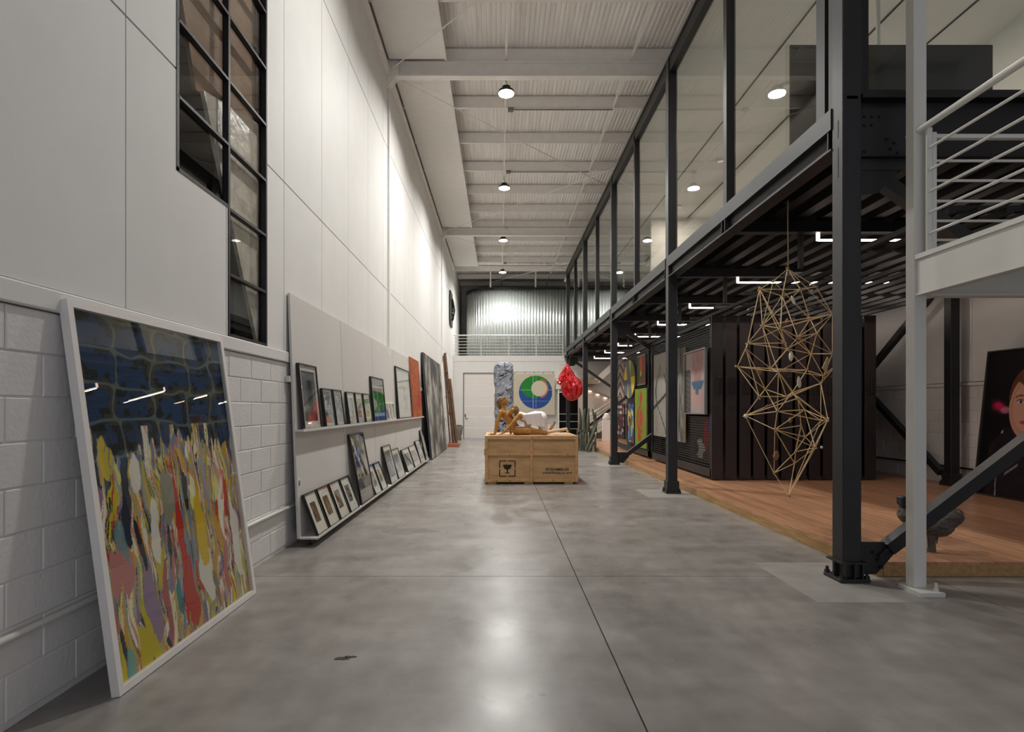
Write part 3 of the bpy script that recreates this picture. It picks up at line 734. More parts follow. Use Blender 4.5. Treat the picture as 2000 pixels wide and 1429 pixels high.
# ================================================================== FAR STAIR
t = thing('far_staircase', (4.5, 24.3, 0.12), 'white zigzag staircase with beige side rising beyond the racks at the far end', 'staircase')
for k in range(9):
    MB().box(3.75+k*0.26, 4.03+k*0.26, 23.70, 24.46, 0.12+(k+1)*0.175-0.05, 0.12+(k+1)*0.175).build('tread', 'stair_beige', t)
for y in (23.62, 24.46):
    MB().bar((3.65, y+0.02, 0.16), (6.1, y+0.02, 1.81), 0.04, 0.20).build('stringer', 'white_steel', t)
MB().box(6.05, 7.5, 23.6, 25.5, 1.66, 1.76).build('landing', 'white_steel', t)
for k in range(6):
    z = 0.22+k*0.15
    MB().tube((3.75, 23.62, z+0.13), (6.1, 23.62, z+1.66), 0.016 if k < 5 else 0.026, 6).build('rail', 'white_wood', t)
for (x, z) in ((3.78, 0.12), (4.6, 0.7), (5.5, 1.3), (6.08, 1.7)): MB().box(x-0.02, x+0.02, 23.6, 23.64, z, z+1.1).build('rail_post', 'white_wood', t)
MB().prism([(3.40, 0.12), (6.4, 0.12), (6.4, 1.05), (3.40, 2.38)], 'y', 24.52, 24.62).build('side_panel', 'stair_beige', t)
MB().bar((3.30, 24.50, 2.46), (6.4, 24.50, 1.09), 0.30, 0.10).build('side_trim', 'stair_tan', t)
MB().box(3.40, 4.25, 24.40, 25.45, 2.42, 2.62).build('half_landing', 'stair_tan', t)
MB().bar((4.15, 24.62, 2.50), (5.5, 24.62, 3.78), 0.06, 0.26).build('stringer', 'white_steel', t)
MB().bar((4.15, 25.02, 2.44), (5.5, 25.02, 3.72), 0.80, 0.05).build('flight_soffit', 'stair_tan', t)
for k in range(4):
    x = 3.85+k*0.33; z = 2.44-(x-3.30)*0.442-0.085
    MB().box(x, x+0.12, 24.40, 24.47, z-0.012, z+0.012).build('step_light', 'tube_glow', t)
for k in range(7):
    MB().box(2.70, 7.4, BY-0.025, BY-0.004, 2.43+k*0.152, 2.43+k*0.152+0.140).build('slat', 'wall_paint', wb)
t = thing('far_landing', (2.9, 25.2, 2.2), 'small white landing slab over the dark far opening', 'landing')
MB().box(2.52, 3.5, 24.7, 25.58, 2.22, 2.42).build('slab', 'white_steel', t)
MB().box(2.54, 2.60, 24.72, 24.78, 0, 2.22).build('post', 'white_steel', t)
for z in (2.7, 2.95, 3.2): MB().tube((2.54, 24.75, z), (3.5, 24.75, z), 0.008, 6).build('rail', 'white_steel', t)
t = thing('display_plinth', (4.05, 21.6, 0.12), 'white plinth with a pale rounded stone before the far staircase', 'plinth')
MB().cbox(3.93, 4.20, 21.5, 21.77, 0.12, 0.92, 0.006).build('plinth_box', 'white_wood', t)
st_ = organic('pale_stone', [((4.06, 21.63, 1.02), (4.08, 21.63, 1.10), 0.12, 0.11), ((4.02, 21.63, 1.0), (4.12, 21.63, 1.02), 0.10, 0.10)], 0.02, 2)
o = link('pale_stone', st_, 'mat_board'); tag(o, 'pale rounded stone standing on the far white plinth', 'stone')

# ================================================================== BALCONY RAILING AND CURVED METAL WALL
t = thing('balcony_railing', (0.4, BY+0.03, 3.74), 'white tube railing across the balcony at the far end', 'railing')
yb = BY+0.05
MB().tube((WX+0.02, yb, 4.68), (2.9, yb, 4.68), 0.030, 10).build('handrail', 'white_steel', t, smooth=True)
for z in (4.54, 4.40, 4.26, 4.12, 3.98, 3.85): MB().tube((WX+0.05, yb, z), (2.9, yb, z), 0.015, 8).build('rail', 'white_steel', t, smooth=True)
for x in (WX+0.12, -0.85, 0.42, 1.66, 2.86): MB().box(x-0.02, x+0.02, yb-0.02, yb+0.02, 3.74, 4.68).build('post', 'white_steel', t)
path = []
for k in range(0, 61):      # away, round the corner, then straight across
    a = math.pi - (math.pi/2)*k/60; path.append((-0.25+1.42*math.cos(a), 29.05-1.42*math.sin(a)))
path = [(-1.67, 31.3), (-1.67, 30.2)] + path + [(5.85, 27.63)]
pts = [path[0]]; acc = 0; step = 0.014
dense = []
for (a, b) in zip(path[:-1], path[1:]):
    L = math.dist(a, b); n = max(1, int(L/step))
    for k in range(n): dense.append((a[0]+(b[0]-a[0])*k/n, a[1]+(b[1]-a[1])*k/n))
dense.append(path[-1])
s = 0; V = []; F = []
rw = random.Random(11); wob = [rw.uniform(0.75, 1.3) for _ in range(400)]
for k, p in enumerate(dense):
    q = dense[min(k+1, len(dense)-1)]; r_ = dense[max(k-1, 0)]
    dx, dy = q[0]-r_[0], q[1]-r_[1]; L = math.hypot(dx, dy) or 1; nx, ny = dy/L, -dx/L
    if k: s += math.dist(p, dense[k-1])
    a = 0.026*math.sin(2*math.pi*s/0.150)*wob[int(s/0.075) % 400]
    V += [(p[0]+nx*a, p[1]+ny*a, 3.74), (p[0]+nx*a, p[1]+ny*a, 7.20)]
    if k: F.append((2*k-2, 2*k, 2*k+1, 2*k-1))
t = thing('curved_metal_wall', (2, 28, 3.74), 'curved wall of shiny corrugated metal behind the balcony railing', 'metal wall')
me = bpy.data.meshes.new('corrugated_sheet'); me.from_pydata([(a-2, b-28, c-3.74) for a, b, c in V], [], F); me.update(); smooth_mesh(me, 60)
o = link('corrugated_sheet', me, 'galvanized', t); md = o.modifiers.new('thick', 'SOLIDIFY'); md.thickness = 0.004
tr_ = MB()
for (a, b) in zip(path[:-1], path[1:]): tr_.bar((a[0], a[1], 7.23), (b[0], b[1], 7.23), 0.10, 0.09)
tr_.build('top_channel', 'black_steel', t)
for x in (-0.45, 1.75, 3.6): MB().box(x-0.035, x+0.035, 27.60, 27.66, 7.27, 8.1).build('hanger', 'roof_steel', t)
# dark relief on the left wall near the far corner
t = thing('wall_relief', (WX+0.02, 24.3, 5.5), 'dark carved relief panel high on the left wall by the balcony', 'relief')
poly = [(23.55, 5.15), (23.75, 4.88), (24.65, 4.88), (24.85, 5.15), (24.85, 6.05), (24.65, 6.34), (23.75, 6.34), (23.55, 6.05)]
MB().prism(poly, 'x', WX, WX+0.06).build('panel', 'black_paint', t)
rg = organic('carving', [((WX+0.07, 24.2, 5.2), (WX+0.09, 24.3, 5.6), 0.10, 0.13), ((WX+0.08, 24.3, 5.7), (WX+0.08, 24.1, 6.0), 0.12, 0.07), ((WX+0.08, 24.1, 5.4), (WX+0.08, 24.5, 5.5), 0.06, 0.06)], 0.03, 2)
for v in rg.vertices: v.co = (v.co.x-(WX+0.02), v.co.y-24.3, v.co.z-5.5)
link('carving', rg, 'bolt_steel', t)
# ================================================================== ARTWORK PRINTS (flat colour as a function of the sheet)
PAL = np.array([(206, 180, 50), (233, 226, 190), (196, 120, 112), (196, 66, 48), (150, 122, 158), (138, 134, 116), (216, 158, 62), (236, 228, 214), (150, 146, 130),
                (44, 56, 72), (226, 214, 130), (168, 160, 146), (214, 150, 130), (110, 130, 160), (206, 186, 40), (176, 170, 150)], float)
def big_painting(u, v):
    wx = 0.10*(fbm(u*5, v*4, 21)-0.5)*2; wy = 0.16*(fbm(u*6, v*5, 22)-0.5)*2
    # stones
    yy = (v-0.60)/0.098 + 0.5*(fbm(u*3, v*3, 5)-0.5)*1.6; row = np.floor(yy)
    xx = u*4.6 + 0.37*row + 0.55*(fbm(u*3.2, v*6, 6)-0.5)*1.6 + 0.31*np.sin(row*4.1); cx = np.floor(xx)
    fx, fy = xx-cx, yy-row
    fx2 = np.minimum(fx, 1-fx)/4.6; fy2 = np.minimum(fy, 1-fy)*0.098*1.28
    cor = 0.03
    d = np.where((fx2 < cor) & (fy2 < cor), cor-np.hypot(cor-np.minimum(fx2, cor), cor-np.minimum(fy2, cor)), np.minimum(fx2, fy2))
    col = np.zeros(u.shape+(3,))+np.array((26, 54, 90.))
    col = col*(0.82+0.36*fbm(u*4, v*9, 30))[..., None]
    rag = fbm(u*26, v*40, 31)
    col = paint(col, (d < 0.042)*(rag > 0.53)*(d > 0.008), (22, 24, 26))
    col = paint(col, (d < 0.020)*(fbm(u*14, v*20, 32) > 0.56), (64, 60, 44))
    col = paint(col, 1-sstep(0.0035, 0.0065, d), (98, 104, 98))
    # poured colours: long warped drips, each band one flat colour with soft or inked rims
    wu = u + 0.045*(fbm(u*9, v*5, 40)-0.5)*2 + 0.007*np.sin(v*30+6*fbm(u*4, v*2, 39)); wv = v + 0.20*(fbm(u*10, v*2.2, 42)-0.5)*2
    w1 = fbm(wu*6.5, wv*1.5, 41, 4); w2 = fbm(wu*13+4, wv*2.2, 43, 4); w3 = fbm(wu*4.2, wv*2.8, 44, 2); w4 = fbm(wu*30, wv*3.5, 46, 3)
    b1, b2, b3, b4 = w1*24, w2*6, w3*7, w4*4
    idx = (np.floor(b1)*5 + np.floor(b2)*3 + np.floor(b3)*7 + np.floor(b4)*11*(w2 > 0.46)).astype(int)
    pc = PAL[idx % len(PAL)]*(0.88+0.24*fbm(u*9, v*5, 45))[..., None]
    e = np.abs(b2-np.round(b2))
    pc = paint(pc, 0.8*(e < 0.035)*(fbm(u*5, v*6, 57) > 0.48), (62, 56, 54))
    pc = paint(pc, 0.8*(e < 0.06)*(fbm(u*5, v*6, 59) > 0.56), (222, 186, 70))
    def patch(cu, cv, ru, rv, c, k, sd, wob=0.9):
        a = ((wu-cu)/(ru*0.58))**2+((wv*0.35+v*0.65-cv)/rv)**2+wob*3.6*(fbm(wu*26, v*4, sd, 5)-0.5); return paint(pc, k*(1-sstep(0.92, 1.0, a)), c)
    for (cu, cv, ru, rv, c, k) in ((0.17, 0.06, 0.12, 0.09, (208, 186, 24), 1), (0.24, 0.14, 0.07, 0.12, (156, 130, 156), 1), (0.10, 0.30, 0.09, 0.08, (204, 132, 128), 1), (0.16, 0.45, 0.05, 0.10, (34, 48, 66), 1),
            (0.22, 0.53, 0.07, 0.05, (234, 226, 210), 1), (0.30, 0.40, 0.05, 0.12, (236, 228, 216), 1), (0.22, 0.30, 0.03, 0.06, (30, 42, 58), 1), (0.46, 0.26, 0.05, 0.20, (196, 52, 36), 1), (0.50, 0.10, 0.05, 0.12, (194, 62, 48), 1),
            (0.40, 0.15, 0.03, 0.08, (26, 140, 132), 1), (0.33, 0.13, 0.03, 0.14, (176, 96, 100), 1), (0.62, 0.16, 0.05, 0.10, (232, 222, 210), 1), (0.68, 0.10, 0.05, 0.10, (128, 128, 112), 1), (0.62, 0.33, 0.03, 0.12, (224, 186, 40), 1),
            (0.72, 0.50, 0.03, 0.10, (176, 150, 176), 1), (0.88, 0.42, 0.03, 0.18, (192, 50, 40), 1), (0.93, 0.22, 0.05, 0.16, (232, 226, 218), 1), (0.80, 0.12, 0.05, 0.10, (190, 110, 104), 1), (0.96, 0.08, 0.02, 0.05, (216, 190, 50), 1),
            (0.40, 0.45, 0.06, 0.08, (150, 146, 128), 1), (0.55, 0.44, 0.03, 0.07, (40, 46, 56), 1), (0.12, 0.37, 0.045, 0.05, (110, 150, 160), 0.8), (0.05, 0.05, 0.06, 0.05, (126, 178, 170), 0.9), (0.78, 0.30, 0.05, 0.10, (206, 156, 60), 0.9)):
        pc = patch(cu, cv, ru, rv, c, k, int(cu*97+cv*31))
    edge = 0.615 + 0.16*(fbm(u*15, v*0+0.3, 60, 3)-0.5) + 0.05*(vnoise(u*60, v*0, 61)-0.5)
    m = sstep(-0.004, 0.004, v-edge)
    drip = (fbm(u*22, v*1.2, 62) > 0.63)*(v < 0.68)*(v > 0.55)
    m = np.where(drip, 0, m)
    col = pc*(1-m[..., None]) + col*m[..., None]
    return col
def grey_photo(seed, tint=(1, 1, 1), k=1.0):
    def fn(u, v):
        a = fbm(u*4, v*4, seed)*0.6+fbm(u*11, v*13, seed+1)*0.4
        g = 40+170*sstep(0.3, 0.7, a)*k; return g[..., None]*np.array(tint)
    return fn
def column_photo(seed):
    def fn(u, v):
        g = 118+40*(fbm(u*3, v*3, seed)-0.5)
        b = np.exp(-((u-0.6)/0.22)**2); g = g*(1-0.65*b*sstep(0.05, 0.5, v)*(v < 0.82)) + 30*fbm(u*20, v*20, seed+1)
        g = g*(1-0.5*sstep(0.25, 0.1, v)); c = g[..., None]*np.array((0.98, 0.99, 1.02))
        return paint(c, (v < 0.13)*(u > 0.3)*(u < 0.75)*1.0, (186, 60, 60))
    return fn
def grey_abstract(u, v):
    a = fbm(u*11, v*4.5, 71, 5); b = fbm(u*30, v*11, 72, 4); c = 0.6*a+0.4*b
    g = 66+110*sstep(0.28, 0.72, c); g = g*(1-0.35*sstep(0.55, 0.85, v)*sstep(0.4, 0.6, fbm(u*6, v*3, 73)))
    return g[..., None]*np.array((1.0, 0.97, 0.91))
def orange_abstract(u, v):
    c = np.zeros(u.shape+(3,))+np.array((196, 92, 52.)); c = c*(0.85+0.3*fbm(u*6, v*10, 81))[..., None]
    c = paint(c, sstep(0.48, 0.55, fbm(u*4, v*4, 82))*(np.abs(u-0.55-0.1*np.sin(v*6)) < 0.28)*(v < 0.65), (208, 34, 26))
    e = np.abs(fbm(u*5, v*6, 83)-0.5); return paint(c, (e < 0.012)*1.0, (206, 158, 66))
def ink_figure(u, v):
    c = np.zeros(u.shape+(3,))+np.array((226, 226, 220.))
    cx = 0.52+0.08*np.sin(v*5); wdt = 0.20*np.sin(np.clip((v-0.05)/0.7, 0, 1)*math.pi)**0.8
    m = (np.abs(u-cx) < wdt)*sstep(0.42, 0.55, fbm(u*8, v*10, 91)); c = paint(c, 0.45*m, (110, 112, 106))
    c = paint(c, 0.6*(np.abs(v-0.62-0.02*np.sin(u*20)) < 0.02)*(u > 0.15)*(u < 0.85), (90, 92, 90))
    return paint(c, 0.35*(fbm(u*9, v*14, 92) > 0.6)*(v > 0.6)*(v < 0.8), (120, 122, 120))
def blue_mixed(u, v):
    c = np.zeros(u.shape+(3,))+np.array((92, 84, 76.)); c = c*(0.55+0.9*fbm(u*5, v*7, 101))[..., None]
    c = paint(c, sstep(0.5, 0.56, fbm(u*4, v*5, 102))*(v > 0.35), (196, 184, 168))
    c = paint(c, (np.abs(u-0.42-0.1*(v-0.6)) < 0.12+0.04*np.sin(v*30))*(v > 0.50)*(v < 0.83), (34, 70, 160))
    c = paint(c, (np.abs(u-0.45-0.1*(v-0.6)) < 0.05)*(v > 0.60)*(v < 0.80), (150, 180, 220))
    c = paint(c, (u > 0.7)*(v > 0.86), (30, 46, 110)); c = paint(c, (v < 0.18), (150, 132, 120))
    return paint(c, (v < 0.42)*(v > 0.18)*sstep(0.5, 0.55, fbm(u*7, v*9, 103)), (44, 34, 30))
def green_room(u, v):
    c = grey_photo(111)(u, v)*0.8
    c = paint(c, (v > 0.82)*1.0, (70, 78, 86)); c = paint(c, (np.abs(v-0.80) < 0.02)*1.0, (190, 196, 200))
    c = paint(c, (u < 0.3)*(v > 0.17)*(v < 0.55)*1.0, (30, 122, 36)); c = paint(c, (v < 0.10)*(u < 0.75)*1.0, (44, 58, 108))
    return paint(c, (v > 0.10)*(v < 0.17)*1.0, (200, 206, 214))
def sheet_small(seed, kind=0):
    def fn(u, v):
        c = np.zeros(u.shape+(3,))+np.array((198, 198, 194.)); a = fbm(u*5, v*7, seed)
        c = paint(c, 0.6*sstep(0.45, 0.6, a), (128, 130, 128))
        if kind == 1: c = paint(c, (v < 0.35)*(u > 0.35)*(fbm(u*6, v*6, seed+3) > 0.4), (96, 130, 70)); c = paint(c, (v < 0.2)*(u < 0.7)*1.0, (206, 140, 90))
        if kind == 2: c = paint(c, (v < 0.45)*(u < 0.4)*1.0, (96, 98, 100)); c = paint(c, (v < 0.2)*(u < 0.75)*1.0, (226, 130, 110)); c = paint(c, (v > 0.6)*(fbm(u*9, v*9, seed+1) > 0.5)*0.8, (88, 88, 86))
        return c
    return fn
def ring_banner(u, v):
    c = np.zeros(u.shape+(3,))+np.array((196, 188, 166.)); c = c*(0.96+0.08*fbm(u*30, v*30, 121))[..., None]
    d1 = np.hypot(u-0.535, v-0.545); big = d1 < 0.405
    gr = np.hypot(u-0.48, v-0.70) < 0.30; wh = np.hypot(u-0.62, v-0.635) < 0.19
    orr = (np.hypot(u-0.60, v-0.635) < 0.245)*(u > 0.66)
    c = paint(c, big*1.0, (40, 78, 146)); c = paint(c, big*(gr | ((v > 0.80) & (u < 0.8))), (34, 128, 52)); c = paint(c, big*orr*1.0, (196, 110, 40))
    c = paint(c, (wh & big)*1.0, (204, 196, 174))
    for a in (0.475, 0.545): c = paint(c, 0.7*(np.abs(u-a) < 0.006)*big, (190, 190, 180))
    for a in (0.60, 0.33): c = paint(c, 0.6*(np.abs(v-a) < 0.006)*big*(~wh), (190, 190, 180))
    return c
def torso_painting(u, v):
    c = np.zeros(u.shape+(3,))+np.array((186, 168, 164.)); c = c*(0.95+0.1*fbm(u*6, v*6, 131))[..., None]
    c = paint(c, (u < 0.26-0.16*np.maximum(v-0.62, 0)*3)*(v < 0.72)*1.0, (104, 96, 94))
    c = paint(c, 0.6*(u < 0.24)*(v < 0.7)*(np.sin(v*70+u*20) > 0.2), (70, 64, 64))
    bw = 0.20+0.05*np.cos(v*7); body = (np.abs(u-0.60) < bw)*(v > 0.50)
    c = paint(c, 0.8*body, (196, 146, 140)); c = paint(c, 0.35*body*(fbm(u*8, v*8, 132) > 0.5), (150, 110, 108))
    tr = (v < 0.52)*(v > 0.30)*(np.abs(u-0.60) < 0.05+0.24*np.clip((v-0.28)/0.2, 0, 1)); c = paint(c, tr*1.0, (74, 112, 138))
    for x0 in (0.42, 0.74): c = paint(c, (v < 0.38)*(v > 0.12)*(np.abs(u-x0-0.2*(0.38-v)*(1 if x0 < 0.6 else -1)) < 0.075), (214, 160, 152))
    return c
def line_nude(u, v):
    c = np.zeros(u.shape+(3,))+np.array((170, 164, 152.)); c = c*(0.9+0.2*fbm(u*4, v*5, 141))[..., None]
    c = paint(c, 0.6*(fbm(u*9, v*3, 142) > 0.55)*(v > 0.62)*(u > 0.25), (84, 80, 74))
    for k, (a, b, ph) in enumerate(((0.62, 0.20, 0.3), (0.35, 0.25, 2.0), (0.75, 0.18, 4.0))):
        x = a+b*np.sin(v*5+ph); c = paint(c, 0.9*(np.abs(u-x) < 0.018)*(v < 0.75), (40, 38, 38))
    return paint(c, 0.9*(np.abs(v-0.34-0.30*u) < 0.022)*(u < 0.9), (44, 42, 42))
def collage(u, v):
    c = np.zeros(u.shape+(3,))+np.array((88, 64, 50.)); c = c*(0.8+0.4*fbm(u*9, v*9, 151))[..., None]
    m = (np.abs(v*14-np.round(v*14)) < 0.08); c = paint(c, 0.4*m, (50, 38, 30))
    a = np.hypot((u-0.52)/0.17, (v-0.30)/0.24)+0.9*(fbm(u*7, v*7, 152)-0.5); c = paint(c, (a < 1)*1.0, (206, 196, 182))
    b = np.hypot((u-0.78)/0.13, (v-0.62)/0.34)+0.8*(fbm(u*6, v*5, 153)-0.5); c = paint(c, (b < 1)*1.0, (176, 34, 34))
    d = np.hypot((u-0.30)/0.14, (v-0.28)/0.14); c = paint(c, (d < 1)*1.0, (40, 46, 50))
    return paint(c, (u > 0.86)*(v > 0.75)*1.0, (50, 70, 170))
def chevrons(u, v):
    t = v*5+np.abs(u-0.5)*3.2; k = np.floor(t*2).astype(int) % 3
    return np.array([(150, 134, 122), (96, 52, 46), (176, 164, 152)], float)[k]*(0.85+0.3*fbm(u*20, v*30, 161))[..., None]
def disc_bands(u, v):
    c = np.zeros(u.shape+(3,))+np.array((206, 176, 40.)); t = u*0.9-v*0.55
    c = paint(c, (v > 0.45)*(u < 0.5)*(t > -0.25), (222, 176, 60)); c = paint(c, (np.abs(u-0.48-0.3*(0.5-v)) < 0.16)*1.0, (92, 100, 104))
    c = paint(c, (v < 0.5)*(u < 0.36), (84, 94, 98)); c = paint(c, (v > 0.55)*(u > 0.62), (96, 116, 60)); return c
def swirl_green(u, v):
    c = np.zeros(u.shape+(3,))+np.array((134, 156, 32.)); c = c*(0.95+0.1*fbm(u*5, v*5, 171))[..., None]
    a = np.hypot((u-0.5)/0.36, (v-0.48)/0.24); b = np.hypot((u-0.58)/0.26, (v-0.50)/0.20)
    c = paint(c, (a < 1)*(b > 1), (206, 74, 50)); c = paint(c, np.hypot((u-0.55)/0.16, (v-0.50)/0.15) < 1, (198, 84, 56))
    c = paint(c, (np.abs(u-0.52-0.4*(v-0.80)) < 0.14*(1-np.abs(v-0.84)/0.14))*1.0, (206, 74, 50))
    return paint(c, (np.abs(u-0.40+0.5*(v-0.18)) < 0.16*(1-np.abs(v-0.18)/0.12))*1.0, (206, 74, 50))
def red_small(u, v):
    c = np.zeros(u.shape+(3,))+np.array((110, 112, 70.)); c = paint(c, (u > 0.25)*(u < 0.55)*(v > 0.45), (214, 100, 60)); c = paint(c, (u > 0.6)*(fbm(u*4, v*6, 181) > 0.45), (176, 66, 80))
    return paint(c, (u > 0.25)*(u < 0.5)*(v > 0.3)*(v < 0.45), (210, 190, 60))
def mosaic(seed, pal):
    pal = np.array(pal, float)
    def fn(u, v):
        a = np.floor(u*6); b = np.floor(v*11); h = vnoise(a*1.7+0.5, b*2.3+0.5, seed); return pal[(h*97).astype(int) % len(pal)]
    return fn
def stripes(u, v):
    pal = np.array([(46, 78, 156), (206, 206, 190), (110, 140, 180), (196, 178, 70), (156, 46, 44), (60, 110, 90)], float)
    a = np.floor(u*6); b = np.floor(v*7+a*1.3); h = vnoise(a*3.1+0.5, b*1.9+0.5, 191); return pal[(h*89).astype(int) % 6]
def portrait(u, v):
    c = np.zeros(u.shape+(3,))+np.array((17, 14, 15.)); c = paint(c, 0.3*(np.abs(u*9-np.round(u*9)) < 0.03), (36, 26, 26))
    n = fbm(u*9, v*12, 201, 5); n2 = fbm(u*22, v*26, 202, 4)
    s = np.exp(-(((u-0.145)/0.075)**2+((v-0.615-0.15*(0.15-u))/0.050)**2))*(0.35+0.9*n)*(0.6+0.7*n2)
    c = paint(c, sstep(0.08, 0.75, s), (198, 34, 80)); c = paint(c, 0.8*sstep(0.25, 0.9, np.exp(-(((u-0.225)/0.06)**2+((v-0.59)/0.028)**2))*(0.5+n)), (206, 128, 146))
    # jacket, neck, face, hair
    jk = (v < 0.47-0.9*np.maximum(0.24-u, 0)-0.5*np.maximum(u-0.66, 0))*(u > 0.10)*(u < 0.85)
    c = paint(c, jk*1.0, (34, 27, 31)); c = paint(c, 0.35*jk*(fbm(u*10, v*8, 203) > 0.55), (52, 42, 46))
    for (a, b, sl) in ((0.175, 0.30, 0.10), (0.20, 0.12, 0.04)): c = paint(c, jk*0.8*(np.abs(u-a-sl*(b-v)) < 0.005)*(v < 0.27), (150, 140, 136))
    c = paint(c, jk*0.8*(np.abs((v-0.245)-0.75*(u-0.26)) < 0.010)*(u > 0.215)*(u < 0.34), (158, 146, 140)); c = paint(c, jk*0.8*(np.abs((v-0.19)-0.6*(u-0.34)) < 0.010)*(u > 0.28)*(u < 0.40), (150, 138, 132))
    for (a, b) in ((0.165, 0.425), (0.215, 0.44), (0.25, 0.30)): c = paint(c, jk*(np.hypot((u-a)/0.013, (v-b)/0.010) < 1), (186, 150, 120))
    c = paint(c, (np.abs(u-0.46) < 0.10)*(v > 0.36)*(v < 0.50), (146, 96, 80))
    f = np.hypot((u-0.445)/0.185, (v-0.62)/(0.205+0.02*(v < 0.62))); c = paint(c, sstep(1.02, 0.98, f), (200, 148, 126)); c = paint(c, 0.4*sstep(1.0, 0.7, f)*(u > 0.50), (150, 100, 84))
    c = paint(c, 0.25*sstep(1.0, 0.85, f)*(f > 0.8)*(u < 0.4), (150, 98, 84))
    hair = (np.hypot((u-0.455)/0.205, (v-0.68)/0.205) < 1)*((v > 0.755+0.9*(u-0.45)**2+0.01*np.sin(u*60)) | (np.hypot((u-0.445)/0.180, (v-0.62)/0.21) > 1)*(v > 0.66)); c = paint(c, hair*1.0, (104, 60, 40)); c = paint(c, 0.4*hair*(np.sin(u*140+v*20) > 0.3), (70, 40, 28))
    for ex in (0.365, 0.52):
        c = paint(c, np.hypot((u-ex)/0.036, (v-0.645)/0.012) < 1, (206, 188, 178)); c = paint(c, np.hypot((u-ex-0.004)/0.014, (v-0.645)/0.012) < 1, (60, 52, 48))
        c = paint(c, 0.8*(np.abs(v-0.660+6*(u-ex)**2) < 0.004)*(np.abs(u-ex) < 0.04), (80, 50, 40)); c = paint(c, 0.8*(np.abs(v-0.688+5*(u-ex)**2) < 0.006)*(np.abs(u-ex) < 0.05), (96, 60, 44))
    c = paint(c, 0.35*(np.abs(u-0.415) < 0.012)*(v > 0.57)*(v < 0.65), (150, 98, 84)); c = paint(c, 0.55*(np.hypot((u-0.435)/0.032, (v-0.568)/0.012) < 1), (140, 86, 74))
    return paint(c, np.hypot((u-0.43)/0.055, (v-0.508)/0.014) < 1, (166, 66, 70))

# ---- framed / canvas picture on an Empty at its base, leaning back by 'lean'
def toned(fn, k): return lambda u, v: fn(u, v)*k
def picture(name, label, cat, loc, rz, lean, wd, ht, fn, res=(24, 32), fwid=0.012, dep=0.03, frame='frame_black', mw=0.0, glass=True, art='art_matte', group=None, canvas=False, win=None):
    t = thing(name, loc, label, cat, group, rot=(-lean, 0, R(rz)))
    if canvas:
        MB().box(0, wd, 0, dep, 0, ht).build('stretcher', frame, t, local=True)
        link('print', art_mesh('print', wd, ht, res[0], res[1], fn, 0, 0, -0.0015), art, t)
        return t
    f = fwid
    MB().box(0, wd, 0, dep, 0, f).box(0, wd, 0, dep, ht-f, ht).box(0, f, 0, dep, f, ht-f).box(wd-f, wd, 0, dep, f, ht-f).build('frame', frame, t, local=True)
    MB().box(f*0.5, wd-f*0.5, dep*0.72, dep*0.9, f*0.5, ht-f*0.5).build('backing', 'mat_board', t, local=True)
    if mw:
        x0, z0, x1, z1 = win if win else (f+mw, f+mw*1.15, wd-f-mw, ht-f-mw)
        y0, y1 = dep*0.5, dep*0.6
        MB().box(f, wd-f, y0, y1, f, z0).box(f, wd-f, y0, y1, z1, ht-f).box(f, x0, y0, y1, z0, z1).box(x1, wd-f, y0, y1, z0, z1).build('mat_board', 'mat_board', t, local=True)
    else: x0, z0, x1, z1 = f, f, wd-f, ht-f
    link('print', art_mesh('print', x1-x0, z1-z0, res[0], res[1], fn, x0, z0, dep*0.66), art, t)
    if glass: MB().box(f, wd-f, dep*0.16, dep*0.22, f, ht-f).build('glass_pane', 'glass_picture', t, local=True)
    return t

# ================================================================== BIG FRAMED PAINTING (foreground left)
lean = math.atan2(0.255, 1.905)
picture('framed_painting', 'large white-framed painting, dark blue stones over poured bright colours, leaning at left', 'painting', (-1.812, 2.70, 0.004), 90, lean, 1.516, 1.918, big_painting,
        res=(300, 400), fwid=0.036, dep=0.042, frame='white_wood', glass=True)

